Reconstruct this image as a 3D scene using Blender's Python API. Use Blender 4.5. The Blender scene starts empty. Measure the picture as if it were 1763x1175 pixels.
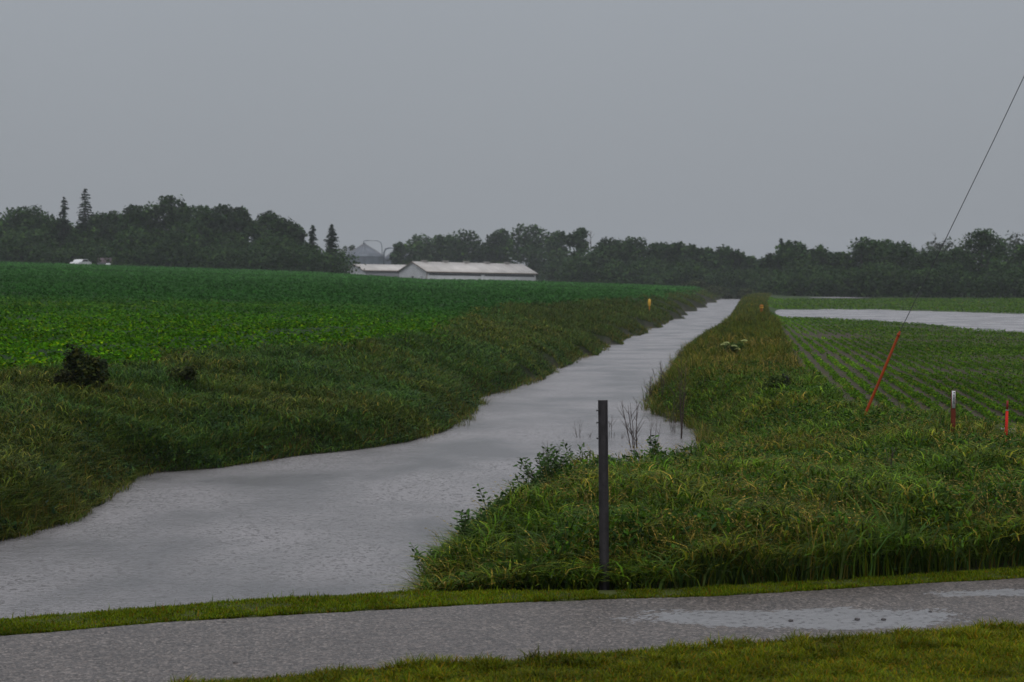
import bpy, math, random
import numpy as np
R = math.radians
rng = np.random.default_rng(7)
random.seed(7)
sc = bpy.context.scene
COL = sc.collection

# ------------------------------------------------------------------ camera
F_PX, HOR, CX, CY, HC = 3200.0, 488.0, 881.5, 587.5, 2.6
PITCH = math.atan((CY - HOR) / F_PX)
cam_d = bpy.data.cameras.new('camera'); cam = bpy.data.objects.new('camera', cam_d); COL.objects.link(cam)
cam.location = (0, 0, HC); cam.rotation_euler = (math.pi / 2 - PITCH, 0, 0)
cam_d.sensor_width = 36; cam_d.lens = 36 * F_PX / 1763.0
cam_d.clip_start = 0.1; cam_d.clip_end = 4000
cam_d.dof.use_dof = True; cam_d.dof.focus_distance = 18.0; cam_d.dof.aperture_fstop = 4.5
sc.camera = cam

# ------------------------------------------------------------------ sky and sun (overcast, rain)
SUN_EL = 55
w = bpy.data.worlds.new("World"); sc.world = w; w.use_nodes = True
nt = w.node_tree; nt.nodes.clear()
sky = nt.nodes.new('ShaderNodeTexSky'); sky.sky_type = 'NISHITA'; sky.sun_disc = False
sky.sun_elevation = R(SUN_EL); sky.sun_rotation = R(180); sky.air_density = 1.5; sky.dust_density = 4
tc = nt.nodes.new('ShaderNodeTexCoord'); sep = nt.nodes.new('ShaderNodeSeparateXYZ')
nt.links.new(tc.outputs['Generated'], sep.inputs[0])
cr = nt.nodes.new('ShaderNodeValToRGB')            # the cloud deck: a little brighter low down
cr.color_ramp.elements[0].position = 0.0; cr.color_ramp.elements[0].color = (0.272, 0.292, 0.320, 1)
cr.color_ramp.elements[1].position = 1.0; cr.color_ramp.elements[1].color = (0.92, 0.93, 0.97, 1)
e = cr.color_ramp.elements.new(0.15); e.color = (0.325, 0.350, 0.386, 1)
e = cr.color_ramp.elements.new(0.45); e.color = (0.66, 0.68, 0.73, 1)
nt.links.new(sep.outputs['Z'], cr.inputs[0])
cn = nt.nodes.new('ShaderNodeTexNoise'); cn.inputs['Scale'].default_value = 1.6; cn.inputs['Detail'].default_value = 3
nt.links.new(tc.outputs['Generated'], cn.inputs['Vector'])
cmr = nt.nodes.new('ShaderNodeMapRange'); cmr.inputs['To Min'].default_value = 9.0; cmr.inputs['To Max'].default_value = 10.8
nt.links.new(cn.outputs[0], cmr.inputs[0])
vm = nt.nodes.new('ShaderNodeVectorMath'); vm.operation = 'SCALE'
nt.links.new(cr.outputs[0], vm.inputs[0]); nt.links.new(cmr.outputs[0], vm.inputs['Scale'])
mx = nt.nodes.new('ShaderNodeMix'); mx.data_type = 'RGBA'; mx.inputs[0].default_value = 0.97
nt.links.new(sky.outputs[0], mx.inputs[6]); nt.links.new(vm.outputs[0], mx.inputs[7])
bg = nt.nodes.new('ShaderNodeBackground'); bg.inputs[1].default_value = 0.1
wo = nt.nodes.new('ShaderNodeOutputWorld')
nt.links.new(mx.outputs[2], bg.inputs[0]); nt.links.new(bg.outputs[0], wo.inputs[0])
sl = bpy.data.lights.new('sun', 'SUN'); sl.energy = 0.9; sl.angle = R(35); sl.color = (1, 0.97, 0.93)
so = bpy.data.objects.new('sun', sl); so.rotation_euler = (R(90 - SUN_EL), 0, 0); so.location = (0, -20, 40); COL.objects.link(so)
sc.view_settings.view_transform = 'Standard'; sc.view_settings.look = 'None'
sc.view_settings.exposure = 0.0; sc.view_settings.gamma = 1.0
sc.cycles.volume_bounces = 1; sc.cycles.max_bounces = 6; sc.cycles.transparent_max_bounces = 8

# ------------------------------------------------------------------ geometry of the place
def P(px, py, z=0.0):
    """world x, y of the place on level z that stands at this spot of the picture"""
    u = (px - CX) / F_PX; v = (CY - py) / F_PX
    c, s = math.cos(PITCH), math.sin(PITCH)
    dy = c + v * s; dz = -s + v * c
    t = (z - HC) / dz
    return t * u, t * dy
def PD(px, py, D):
    """world x, z at distance D"""
    u = (px - CX) / F_PX; v = (CY - py) / F_PX
    c, s = math.cos(PITCH), math.sin(PITCH)
    dy = c + v * s; dz = -s + v * c
    t = D / dy
    return t * u, HC + t * dz
def tab(lst, z, key='y'):
    pts = [P(a, b, z) for a, b in lst]
    pts.sort(key=lambda p: p[1] if key == 'y' else p[0])
    a = np.array(pts)
    return (a[:, 1], a[:, 0]) if key == 'y' else (a[:, 0], a[:, 1])
XL = tab([(-500, 1020), (-300, 985), (0, 932), (75, 912), (150, 888), (195, 840), (260, 815), (380, 806), (500, 786), (640, 771),
          (700, 760), (760, 746), (815, 712), (822, 685), (860, 677), (935, 652), (960, 634), (1035, 605), (1052, 592),
          (1105, 574), (1120, 566), (1165, 552), (1176, 540), (1200, 532), (1225, 520), (1250, 512), (1256, 508)], 0.0)
XR = tab([(730, 1030), (735, 1005), (800, 960), (850, 905), (895, 885), (960, 876), (1080, 862), (1190, 850), (1235, 810), (1215, 765), (1212, 742), (1140, 718),
          (1120, 704), (1118, 690), (1150, 655), (1160, 628), (1185, 600), (1245, 566), (1262, 540), (1276, 515), (1282, 508)], 0.0)
XF = tab([(-500, 715), (0, 655), (120, 648), (300, 628), (600, 607), (740, 590), (800, 562), (860, 542), (1000, 532), (1100, 523),
          (1180, 508), (1215, 500)], 1.1)
XG = tab([(1560, 860), (1480, 742), (1385, 660), (1360, 610), (1340, 560), (1325, 545), (1320, 520), (1330, 505)], 0.5)
YH = tab([(1380, 730), (1480, 742), (1640, 757), (1763, 768), (2200, 800)], 0.35, 'x')
YS = tab([(-900, 1130), (0, 1060), (450, 1026), (720, 1014), (1100, 1012), (1200, 1008), (1480, 993), (1763, 974), (2600, 935)], 0.34, 'x')
YR = tab([(-900, 1170), (0, 1093), (300, 1068), (560, 1053), (900, 1035), (1250, 1024), (1500, 1009), (1763, 994), (2600, 950)], 0.31, 'x')
YN = tab([(-900, 1260), (250, 1190), (400, 1172), (600, 1156), (900, 1136), (1100, 1120), (1300, 1108), (1500, 1094), (1763, 1075), (2600, 1030)], 0.31, 'x')
ip = np.interp
def ss(t): t = np.clip(t, 0, 1); return t * t * (3 - 2 * t)
UZ = np.array([-.9, -.275, -.104, -.046, .006, .084, .5]); ZC = np.array([6.4, 5.7, 4.0, 2.85, 2.62, 1.8, 1.4])
_lat = rng.random((256, 256))
def vn(x, y, s=1.0, o=0):
    x = np.asarray(x) * s + 71.3 + o * 13.7; y = np.asarray(y) * s + 37.9 + o * 7.1
    xi = np.floor(x).astype(int); yi = np.floor(y).astype(int); fx = ss(x - xi); fy = ss(y - yi)
    a = _lat[xi % 256, yi % 256]; b = _lat[(xi + 1) % 256, yi % 256]; c = _lat[xi % 256, (yi + 1) % 256]; d = _lat[(xi + 1) % 256, (yi + 1) % 256]
    return (a * (1 - fx) + b * fx) * (1 - fy) + (c * (1 - fx) + d * fx) * fy
def fbm(x, y, s=1.0, o=0): return .55 * vn(x, y, s, o) + .3 * vn(x, y, s * 2.1, o + 1) + .15 * vn(x, y, s * 4.3, o + 2)
def Zfield(x, y):
    zc = ip(x / np.maximum(y, 5), UZ, ZC)
    t = np.clip((y - 30) / 270, 0, 1)
    return 1.1 + t * (zc - 1.1) - np.clip(y - 300, 0, 300) * 0.003
PN = [(1290, 540), (1330, 546), (1450, 549.5), (1560, 557), (1680, 567), (1763, 573), (1950, 590), (2600, 640)]
PF = [(1290, 540), (1335, 533.5), (1500, 534), (1763, 541), (1950, 546), (2600, 560)]
PU = np.array([(a - CX) / F_PX for a, b in PN]); PNY = np.array([P(a, b, .05)[1] for a, b in PN])
QU = np.array([(a - CX) / F_PX for a, b in PF]); PFY = np.array([P(a, b, .05)[1] for a, b in PF])
def saw(y):
    q = np.log(np.maximum(y, 20)) * 6.5 + .8 * vn(y, y * 0, .04, 19); return (np.mod(q, 1) - .5) * .009 * y * ss((y - 40) / 20) * ss((300 - y) / 60)
def jag(y): return -saw(y) + (vn(y, y * 0, .35, 5) - .5) * np.clip(y / 40, .4, 2.2) * .25 + (vn(y, y * 0, 1.3, 9) - .5) * .16
def height(x, y):
    x = np.asarray(x, float); y = np.asarray(y, float)
    yy = np.maximum(y, 12)
    end = ss((y - 345) / 10)
    xl = ip(yy, *XL) + jag(yy) - end * 0; xr = ip(yy, *XR) + (jag(yy + 50) + saw(yy + 50)) * .5; xf = ip(yy, *XF); xg = ip(yy, *XG)
    mid = (xl + xr) / 2; xl = xl * (1 - end) + mid * end; xr = xr * (1 - end) + mid * end
    lum = fbm(x, y, .55) - .5
    # left
    tl = (xl - x) / np.maximum(xl - xf, .5)
    zl = np.where(tl < 1, Zfield(x, y) * (0.10 + 0.90 * np.clip(tl, 0, 1) ** .8) * np.clip(tl * 9, 0, 1) + lum * .20 * np.clip(tl * 4, 0, 1) * np.clip(4 * (1 - tl), 0, 1), Zfield(x, y))
    # right
    u = x / np.maximum(yy, 1)
    n1 = ip(u, PU, PNY); f1 = ip(u, QU, PFY)
    dn = n1 - y; df = y - f1
    d = np.maximum(dn, df)
    zr = np.where(d > 0, np.where(dn > df, .05 + d * .005, .05 + d * .0024), .05 + np.maximum(d, -12) * .012)
    zr = zr + (vn(x, y, .5, 3) - .5) * .05 + (vn(x, y, 2.2, 4) - .5) * .02
    berm = .58 + .1 * lum
    near = ss((30 - y) / 8)
    berm = berm * (1 - near) + (.22 + (y - 15) * .018) * near
    tg = ss((x - xg + .6) / 1.8)
    zr2 = berm * (1 - tg) + zr * tg
    zright = zr2 * np.clip((x - xr) / 1.1, 0, 1) ** .7
    z = np.where(x < xl, zl, np.where(x > xr, zright, 0))
    dep = np.minimum(np.minimum(x - xl, xr - x), 1.2)
    z = np.where((x > xl) & (x < xr), -.45 * ss(dep), z)
    # embankment of the road
    ys = ip(x, *YS)
    t = ss((y - ys) / .75)
    crown = .31 + np.clip(-(y - ip(x, *YN)), 0, 8) * .0
    z = z * t + crown * (1 - t)
    rd = (y < ip(x, *YR)) & (y > ip(x, *YN))
    z = np.where(rd, .27, z)
    return z
def zone(x, y):
    """0 near lawn 1 road 2 strip 3 water 4 left bank 5 left field 6 right berm 7 right field"""
    yy = np.maximum(y, 12); end = ss((y - 345) / 10)
    xl = ip(yy, *XL) + jag(yy); xr = ip(yy, *XR) + (jag(yy + 50) + saw(yy + 50)) * .5
    z = np.full(np.shape(x), 6)
    z[(x > ip(yy, *XG)) & (y > ip(x, *YH))] = 7
    z[(x < xr)] = 3
    z[x < xl] = 4
    z[x < ip(yy, *XF) + (vn(x, y, .9, 33) - .5) * (.5 + yy * .012) + (vn(x, y, 4., 34) - .5) * .4] = 5
    ys = ip(x, *YS)
    z[y < ys + .1] = 2; z[y < ip(x, *YR)] = 1; z[y < ip(x, *YN)] = 0
    return z

def hit(px, py, z=0.0):
    """the spot of the ground seen there"""
    u = (px - CX) / F_PX; v = (CY - py) / F_PX; c, s = math.cos(PITCH), math.sin(PITCH)
    dy = c + v * s; dz = -s + v * c
    t = 8 * (460 / 8) ** (np.arange(6000) / 6000)
    zz = HC + t * dz; hh = height(t * u, t * dy)
    k = np.argmax(zz <= hh + .0005) if (zz <= hh + .0005).any() else 5999
    return t[k] * u, t[k] * dy
# ------------------------------------------------------------------ helpers
def tag(o, label=None, cat=None, group=None, kind=None):
    if label: o['label'] = label
    if cat: o['category'] = cat
    if group: o['group'] = group
    if kind: o['kind'] = kind
    return o
def mesh(name, V, Fq, mat, parent=None, col=None, smooth=False, loc=None):
    V = np.asarray(V, np.float32); Fq = np.asarray(Fq, np.int32)
    me = bpy.data.meshes.new(name)
    k = Fq.shape[1]
    me.vertices.add(len(V)); me.vertices.foreach_set('co', V.ravel())
    me.loops.add(Fq.size); me.loops.foreach_set('vertex_index', Fq.ravel())
    me.polygons.add(len(Fq)); me.polygons.foreach_set('loop_start', np.arange(0, Fq.size, k, dtype=np.int32))
    if smooth: me.polygons.foreach_set('use_smooth', np.ones(len(Fq), bool))
    if col is not None:
        a = me.color_attributes.new('Col', 'FLOAT_COLOR', 'POINT')
        c = np.ones((len(V), 4), np.float32); c[:, :3] = col; a.data.foreach_set('color', c.ravel())
    me.update(calc_edges=True); me.validate()
    me.materials.append(mat)
    o = bpy.data.objects.new(name, me); COL.objects.link(o)
    if parent: o.parent = parent
    if loc is not None: o.location = loc
    return o
def empty(name, loc, rz=0, rx=0, ry=0):
    o = bpy.data.objects.new(name, None); COL.objects.link(o); o.location = loc; o.rotation_euler = (rx, ry, rz); o.empty_display_size = .2
    return o
class MB:
    def __init__(s): s.v = []; s.f = []; s.c = []; s.n = 0
    def add(s, v, f, c=None):
        v = np.asarray(v, float).reshape(-1, 3); f = np.asarray(f, int)
        s.v.append(v); s.f.append(f + s.n); s.n += len(v)
        s.c.append(np.broadcast_to(np.asarray(c if c is not None else (1, 1, 1), float), (len(v), 3)))
    def box(s, x0, x1, y0, y1, z0, z1, c=None):
        v = [(x, y, z) for z in (z0, z1) for y in (y0, y1) for x in (x0, x1)]
        s.add(v, [(0, 2, 3, 1), (4, 5, 7, 6), (0, 1, 5, 4), (2, 6, 7, 3), (0, 4, 6, 2), (1, 3, 7, 5)], c)
    def tube(s, pts, rad, n=6, c=None, cap=True):
        pts = np.asarray(pts, float); m = len(pts); rad = np.broadcast_to(rad, (m,)).astype(float)
        T = np.gradient(pts, axis=0); T /= np.linalg.norm(T, axis=1, keepdims=True) + 1e-9
        ref = np.array([0, 0, 1.]) if abs(T[0][2]) < .9 else np.array([1., 0, 0])
        A = np.cross(T, ref); A /= np.linalg.norm(A, axis=1, keepdims=True) + 1e-9; B = np.cross(T, A)
        th = np.arange(n) * 2 * math.pi / n
        v = pts[:, None] + rad[:, None, None] * (np.cos(th)[None, :, None] * A[:, None] + np.sin(th)[None, :, None] * B[:, None])
        v = v.reshape(-1, 3); f = []
        for i in range(m - 1):
            for j in range(n):
                f.append((i * n + j, i * n + (j + 1) % n, (i + 1) * n + (j + 1) % n, (i + 1) * n + j))
        if cap:
            v = np.vstack([v, pts[:1], pts[-1:]]); a, b = m * n, m * n + 1
            for j in range(n):
                if j % 2 == 0:
                    f.append((a, (j + 2) % n, (j + 1) % n, j)); f.append((b, (m - 1) * n + j, (m - 1) * n + (j + 1) % n, (m - 1) * n + (j + 2) % n))
        s.add(v, f, c)
    def lathe(s, prof, n=24, c=None):
        m = len(prof); th = np.arange(n) * 2 * math.pi / n
        v = [(r * math.cos(t), r * math.sin(t), z) for r, z in prof for t in th]
        f = [(i * n + j, i * n + (j + 1) % n, (i + 1) * n + (j + 1) % n, (i + 1) * n + j) for i in range(m - 1) for j in range(n)]
        s.add(v, f, c)
    def quad(s, a, b, c_, d, c=None): s.add([a, b, c_, d], [(0, 1, 2, 3)], c)
    def build(s, name, mat, parent=None, smooth=False, loc=None):
        return mesh(name, np.vstack(s.v), np.vstack(s.f), mat, parent, np.vstack(s.c), smooth, loc)

# ------------------------------------------------------------------ materials
def mat(name, base=(.5, .5, .5), rough=.6, spec=.5, metal=0, attr=False, transl=0, noise=None, bump=None, ior=1.45, mult=1.0):
    m = bpy.data.materials.new(name); m.use_nodes = True
    n = m.node_tree; b = n.nodes['Principled BSDF']
    b.inputs['Base Color'].default_value = (*base, 1); b.inputs['Roughness'].default_value = rough
    b.inputs['Metallic'].default_value = metal; b.inputs['Specular IOR Level'].default_value = spec; b.inputs['IOR'].default_value = ior
    tcn = n.nodes.new('ShaderNodeTexCoord')
    src = None
    if attr:
        a = n.nodes.new('ShaderNodeAttribute'); a.attribute_name = 'Col'; src = a.outputs['Color']
    if noise:
        sc_, lo, hi = noise[:3]
        t = n.nodes.new('ShaderNodeTexNoise'); t.inputs['Scale'].default_value = sc_; t.inputs['Detail'].default_value = 5
        n.links.new(tcn.outputs['Object'], t.inputs['Vector'])
        mr = n.nodes.new('ShaderNodeMapRange'); mr.inputs['From Min'].default_value = .3; mr.inputs['From Max'].default_value = .7
        mr.inputs['To Min'].default_value = lo; mr.inputs['To Max'].default_value = hi
        n.links.new(t.outputs[0], mr.inputs[0])
        sm = n.nodes.new('ShaderNodeVectorMath'); sm.operation = 'SCALE'
        if src is not None: n.links.new(src, sm.inputs[0])
        else: sm.inputs[0].default_value = base
        n.links.new(mr.outputs[0], sm.inputs['Scale']); src = sm.outputs[0]
    if src is not None: n.links.new(src, b.inputs['Base Color'])
    if bump:
        t = n.nodes.new('ShaderNodeTexNoise'); t.inputs['Scale'].default_value = bump[0]; t.inputs['Detail'].default_value = 4
        n.links.new(tcn.outputs['Object'], t.inputs['Vector'])
        bp = n.nodes.new('ShaderNodeBump'); bp.inputs['Distance'].default_value = bump[1]; bp.inputs['Strength'].default_value = 1
        n.links.new(t.outputs[0], bp.inputs['Height']); n.links.new(bp.outputs[0], b.inputs['Normal'])
    if transl:
        tr = n.nodes.new('ShaderNodeBsdfTranslucent')
        if src is not None: n.links.new(src, tr.inputs[0])
        else: tr.inputs[0].default_value = (*base, 1)
        ms = n.nodes.new('ShaderNodeMixShader'); ms.inputs[0].default_value = transl
        n.links.new(b.outputs[0], ms.inputs[1]); n.links.new(tr.outputs[0], ms.inputs[2])
        n.links.new(ms.outputs[0], n.nodes['Material Output'].inputs[0])
    return m
M = {}
M['grass'] = mat('grass_blades', attr=True, rough=.5, spec=.05, transl=.3)
M['crop'] = mat('crop_leaves', attr=True, rough=.6, spec=.02, transl=.3)
M['leaf'] = mat('tree_leaves', attr=True, rough=.7, spec=.08, transl=.2)
M['stem'] = mat('green_stem', (.05, .07, .02), .6, .2)
M['bark'] = mat('bark', (.055, .045, .038), .8, .3, noise=(3, .6, 1.3))
M['ground'] = mat('ground', attr=True, rough=.8, spec=.12, noise=(2.5, .65, 1.35), bump=(9, .05))
M['steel'] = mat('painted_steel', (.030, .027, .030), .5, .4, noise=(14, .7, 1.5), bump=(60, .002))
M['bolt'] = mat('bolt_steel', (.02, .018, .018), .5, .4)
M['wire'] = mat('wire', (.05, .05, .055), .5, .4, metal=.5)
M['orange'] = mat('orange_plastic', (.27, .045, .008), .6, .2, noise=(6, .75, 1.15))
M['red'] = mat('red_paint', (.55, .014, .006), .6, .3, noise=(9, .8, 1.1))
M['darkred'] = mat('dark_red_paint', (.20, .016, .012), .5, .3)
M['brown'] = mat('brown_marker', (.085, .016, .006), .7, .15, noise=(12, .8, 1.2))
M['white'] = mat('white_paint', (.62, .63, .65), .5, .4, noise=(.6, .85, 1.1))
M['siding'] = mat('white_siding', (.55, .56, .58), .6, .3, noise=(.5, .85, 1.1))
M['roof'] = mat('pale_metal_roof', (.49, .465, .445), .5, .4, noise=(.35, .82, 1.12))
M['trim'] = mat('brown_trim', (.13, .09, .07), .6, .3)
M['dark'] = mat('dark_opening', (.03, .03, .035), .7, .3)
M['curtain'] = mat('grey_curtain', (.25, .25, .27), .7, .2)
M['bin'] = mat('galvanized_steel', (.13, .15, .18), .5, .4, metal=.2, noise=(.5, .8, 1.15))
M['yellow'] = mat('yellow_plastic', (.70, .40, .05), .45, .4)
M['orangepost'] = mat('orange_yellow_plastic', (.36, .14, .015), .6, .2)
M['decal'] = mat('black_lettering', (.02, .02, .02), .6, .3)
M['black'] = mat('black_feathers', (.006, .006, .007), .6, .3)
M['mauve'] = mat('mauve_shingles', (.16, .12, .14), .7, .3)
M['tyre'] = mat('tyre_rubber', (.02, .02, .02), .8, .2)
M['glass'] = mat('dark_glass', (.03, .035, .04), .1, .5)
M['stone'] = mat('dark_stone', (.06, .055, .055), .5, .5, noise=(40, .6, 1.4))
M['wood'] = mat('pole_wood', (.07, .055, .042), .8, .3, noise=(5, .7, 1.3))
M['flower'] = mat('cream_flowers', (.50, .56, .20), .6, .3)
M['stalk'] = mat('dead_stalk', (.060, .045, .040), .8, .2)

def water_mat(name, base, rough, rs, rd, ring=True, streak=True):
    m = bpy.data.materials.new(name); m.use_nodes = True
    n = m.node_tree; b = n.nodes['Principled BSDF']; L = n.links.new
    b.inputs['Base Color'].default_value = (*base, 1); b.inputs['IOR'].default_value = 1.33
    b.inputs['Roughness'].default_value = rough
    tcn = n.nodes.new('ShaderNodeTexCoord')
    mp = n.nodes.new('ShaderNodeMapping'); mp.inputs['Scale'].default_value = (.8, 1, 1); L(tcn.outputs['Object'], mp.inputs[0])
    t1 = n.nodes.new('ShaderNodeTexNoise'); t1.inputs['Scale'].default_value = rs; t1.inputs['Detail'].default_value = 3; L(mp.outputs[0], t1.inputs['Vector'])
    t2 = n.nodes.new('ShaderNodeTexNoise'); t2.inputs['Scale'].default_value = rs * .22; t2.inputs['Detail'].default_value = 2; L(mp.outputs[0], t2.inputs['Vector'])
    ad = n.nodes.new('ShaderNodeMath'); ad.operation = 'MULTIPLY_ADD'; ad.inputs[1].default_value = .9; L(t2.outputs[0], ad.inputs[0]); L(t1.outputs[0], ad.inputs[2])
    hgt = ad.outputs[0]
    # rain drop rings and craters
    for k, (s, amp) in enumerate(((9.0, .7), (19.0, .8))):
        v = n.nodes.new('ShaderNodeTexVoronoi'); v.inputs['Scale'].default_value = s; L(tcn.outputs['Object'], v.inputs['Vector'])
        mr = n.nodes.new('ShaderNodeMath'); mr.operation = 'MULTIPLY'; mr.inputs[1].default_value = 38.0; L(v.outputs['Distance'], mr.inputs[0])
        sn = n.nodes.new('ShaderNodeMath'); sn.operation = 'SINE'; L(mr.outputs[0], sn.inputs[0])
        fo = n.nodes.new('ShaderNodeMapRange'); fo.inputs['From Min'].default_value = .0; fo.inputs['From Max'].default_value = .33
        fo.inputs['To Min'].default_value = amp; fo.inputs['To Max'].default_value = 0; L(v.outputs['Distance'], fo.inputs[0])
        mu = n.nodes.new('ShaderNodeMath'); mu.operation = 'MULTIPLY'; L(sn.outputs[0], mu.inputs[0]); L(fo.outputs[0], mu.inputs[1])
        a2 = n.nodes.new('ShaderNodeMath'); a2.operation = 'ADD'; L(hgt, a2.inputs[0]); L(mu.outputs[0], a2.inputs[1]); hgt = a2.outputs[0]
    bp = n.nodes.new('ShaderNodeBump'); bp.inputs['Distance'].default_value = rd; L(hgt, bp.inputs['Height']); L(bp.outputs[0], b.inputs['Normal'])
    if streak:                                    # gusts: patches of rougher water, darker base colour in the calm lanes
        mp2 = n.nodes.new('ShaderNodeMapping'); mp2.inputs['Scale'].default_value = (.7, .42, 1); L(tcn.outputs['Object'], mp2.inputs[0])
        t3 = n.nodes.new('ShaderNodeTexNoise'); t3.inputs['Scale'].default_value = .7; t3.inputs['Detail'].default_value = 4; L(mp2.outputs[0], t3.inputs['Vector'])
        m3 = n.nodes.new('ShaderNodeMapRange'); m3.inputs['From Min'].default_value = .38; m3.inputs['From Max'].default_value = .62
        m3.inputs['To Min'].default_value = .25; m3.inputs['To Max'].default_value = 1.2; L(t3.outputs[0], m3.inputs[0]); L(m3.outputs[0], bp.inputs['Strength'])
        m4 = n.nodes.new('ShaderNodeMix'); m4.data_type = 'RGBA'; m5 = n.nodes.new('ShaderNodeMapRange'); m5.inputs['From Min'].default_value = .36; m5.inputs['From Max'].default_value = .60; L(t3.outputs[0], m5.inputs[0]); L(m5.outputs[0], m4.inputs[0])
        m4.inputs[6].default_value = (*[c * .45 for c in base], 1); m4.inputs[7].default_value = (*[c * 1.15 for c in base], 1); L(m4.outputs[2], b.inputs['Base Color'])
    return m
M['water'] = water_mat('muddy_rain_water', (.215, .205, .212), .24, 26.0, .024)
M['flood'] = water_mat('flood_water', (.27, .26, .27), .25, 10.0, .05)
M['puddle'] = water_mat('puddle_water', (.20, .20, .21), .30, 30.0, .012, streak=False)

def road_mat():
    m = bpy.data.materials.new('wet_chip_road'); m.use_nodes = True
    n = m.node_tree; b = n.nodes['Principled BSDF']; L = n.links.new
    tcn = n.nodes.new('ShaderNodeTexCoord')
    v = n.nodes.new('ShaderNodeTexVoronoi'); v.inputs['Scale'].default_value = 62; L(tcn.outputs['Object'], v.inputs['Vector'])
    r = n.nodes.new('ShaderNodeValToRGB'); sp = n.nodes.new('ShaderNodeSeparateColor'); L(v.outputs['Color'], sp.inputs[0]); L(sp.outputs[0], r.inputs[0])
    el = r.color_ramp.elements; el[0].color = (.026, .021, .018, 1); el[1].color = (.20, .172, .155, 1)
    for p, c in ((.3, (.052, .045, .042, 1)), (.65, (.088, .073, .065, 1)), (.9, (.15, .126, .112, 1))):
        q = el.new(p); q.color = c
    t = n.nodes.new('ShaderNodeTexNoise'); t.inputs['Scale'].default_value = 2.2; t.inputs['Detail'].default_value = 6; L(tcn.outputs['Object'], t.inputs['Vector'])
    mr = n.nodes.new('ShaderNodeMapRange'); mr.inputs['To Min'].default_value = .65; mr.inputs['To Max'].default_value = 1.4; L(t.outputs[0], mr.inputs[0])
    vs = n.nodes.new('ShaderNodeVectorMath'); vs.operation = 'SCALE'; L(r.outputs[0], vs.inputs[0]); L(mr.outputs[0], vs.inputs['Scale']); L(vs.outputs[0], b.inputs['Base Color'])
    b.inputs['Roughness'].default_value = .38; b.inputs['Specular IOR Level'].default_value = .32
    ad = n.nodes.new('ShaderNodeMath'); ad.operation = 'ADD'; L(sp.outputs[1], ad.inputs[0]); L(v.outputs['Distance'], ad.inputs[1])
    bp = n.nodes.new('ShaderNodeBump'); bp.inputs['Distance'].default_value = .004; L(ad.outputs[0], bp.inputs['Height']); L(bp.outputs[0], b.inputs['Normal'])
    return m
M['road'] = road_mat()

# ------------------------------------------------------------------ ground
def axis_steps(lo, hi, f):
    a = [lo]
    while a[-1] < hi: a.append(a[-1] + f(a[-1]))
    return np.array(a)
gx = axis_steps(-900, 900, lambda x: .13 if -9 < x < 12 else (.45 if -95 < x < 110 else .035 * abs(x)))
gy = axis_steps(-40, 1300, lambda y: 2.0 if y < 6 else (.13 if y < 34 else max(.13, .009 * y)))
GX, GY = np.meshgrid(gx, gy)
GZ = height(GX, GY)
ZN = zone(GX, GY)
nx, ny = len(gx), len(gy)
def pal(idx):
    return np.array([(.040, .050, .006), (.05, .045, .04), (.05, .06, .018), (.05, .045, .038), (.022, .028, .013), (.018, .042, .012), (.026, .030, .012), (.054, .044, .030)])[idx]
gc = pal(ZN)
far7 = (ZN == 7); t7 = ss((GY - 75) / 60)[..., None]
gc = np.where(far7[..., None], gc * (1 - t7) + np.array((.035, .060, .018)) * t7, gc)
gc = np.where((GY > 340)[..., None], np.array((.022, .030, .014)), gc)
idx = np.arange(nx * ny).reshape(ny, nx)
Fq = np.stack([idx[:-1, :-1], idx[:-1, 1:], idx[1:, 1:], idx[1:, :-1]], -1).reshape(-1, 4)
g = mesh('ground', np.stack([GX, GY, GZ], -1).reshape(-1, 3), Fq, M['ground'], col=gc.reshape(-1, 3), smooth=True)
tag(g, 'farm ground with ditch banks, fields and the road embankment', kind='structure')

# water sheets
def strip_sheet(name, ys, xa, xb, z, m):
    n = len(ys); V = np.concatenate([np.stack([xa, ys, np.full(n, z)], 1), np.stack([xb, ys, np.full(n, z)], 1)])
    Fs = [(i, n + i, n + i + 1, i + 1) for i in range(n - 1)]
    return mesh(name, V, Fs, m)
ys_ = np.concatenate([np.linspace(11.5, 40, 60), np.linspace(42, 352, 160)])
o = strip_sheet('ditch_water', ys_, ip(ys_, *XL) - 1.2 - .004 * ys_, ip(ys_, *XR) + 1.0, 0.0, M['water']); tag(o, 'grey rain-pocked water filling the drainage ditch', kind='structure')
us = np.linspace(.125, .62, 120)
Va = np.array([(u * (ip(u, PU, PNY) - 7), ip(u, PU, PNY) - 7, .05) for u in us]); Vb = np.array([(u * (ip(u, QU, PFY) + 12), ip(u, QU, PFY) + 12, .05) for u in us])
o = mesh('flood_water', np.vstack([Va, Vb]), [(i, i + 1, 121 + i, 120 + i) for i in range(119)], M['flood']); tag(o, 'long pale pool of flood water lying across the right field', kind='structure')
def blob(name, cx, cy, rx, ry, z, m, seed, label, n=64):
    th = np.arange(n) * 2 * math.pi / n
    r = 1 + .22 * np.sin(th * 2 + seed) + .13 * np.sin(th * 5 + seed * 2) + .07 * np.sin(th * 11 + seed)
    x = cx + rx * r * np.cos(th); y = cy + ry * r * np.sin(th)
    V = np.vstack([np.stack([x, y, np.full(n, z)], 1), [[cx, cy, z]]])
    o = mesh(name, V, [(n, i, (i + 1) % n) for i in range(n)], m); tag(o, label, kind='structure'); return o
x_, y_ = 50.5, 288.0
blob('distant_puddle', x_, y_, 3.9, 13.0, float(height(x_, y_)) + .07, M['flood'], 1.0, 'small far pool of flood water in front of the treeline')
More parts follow.
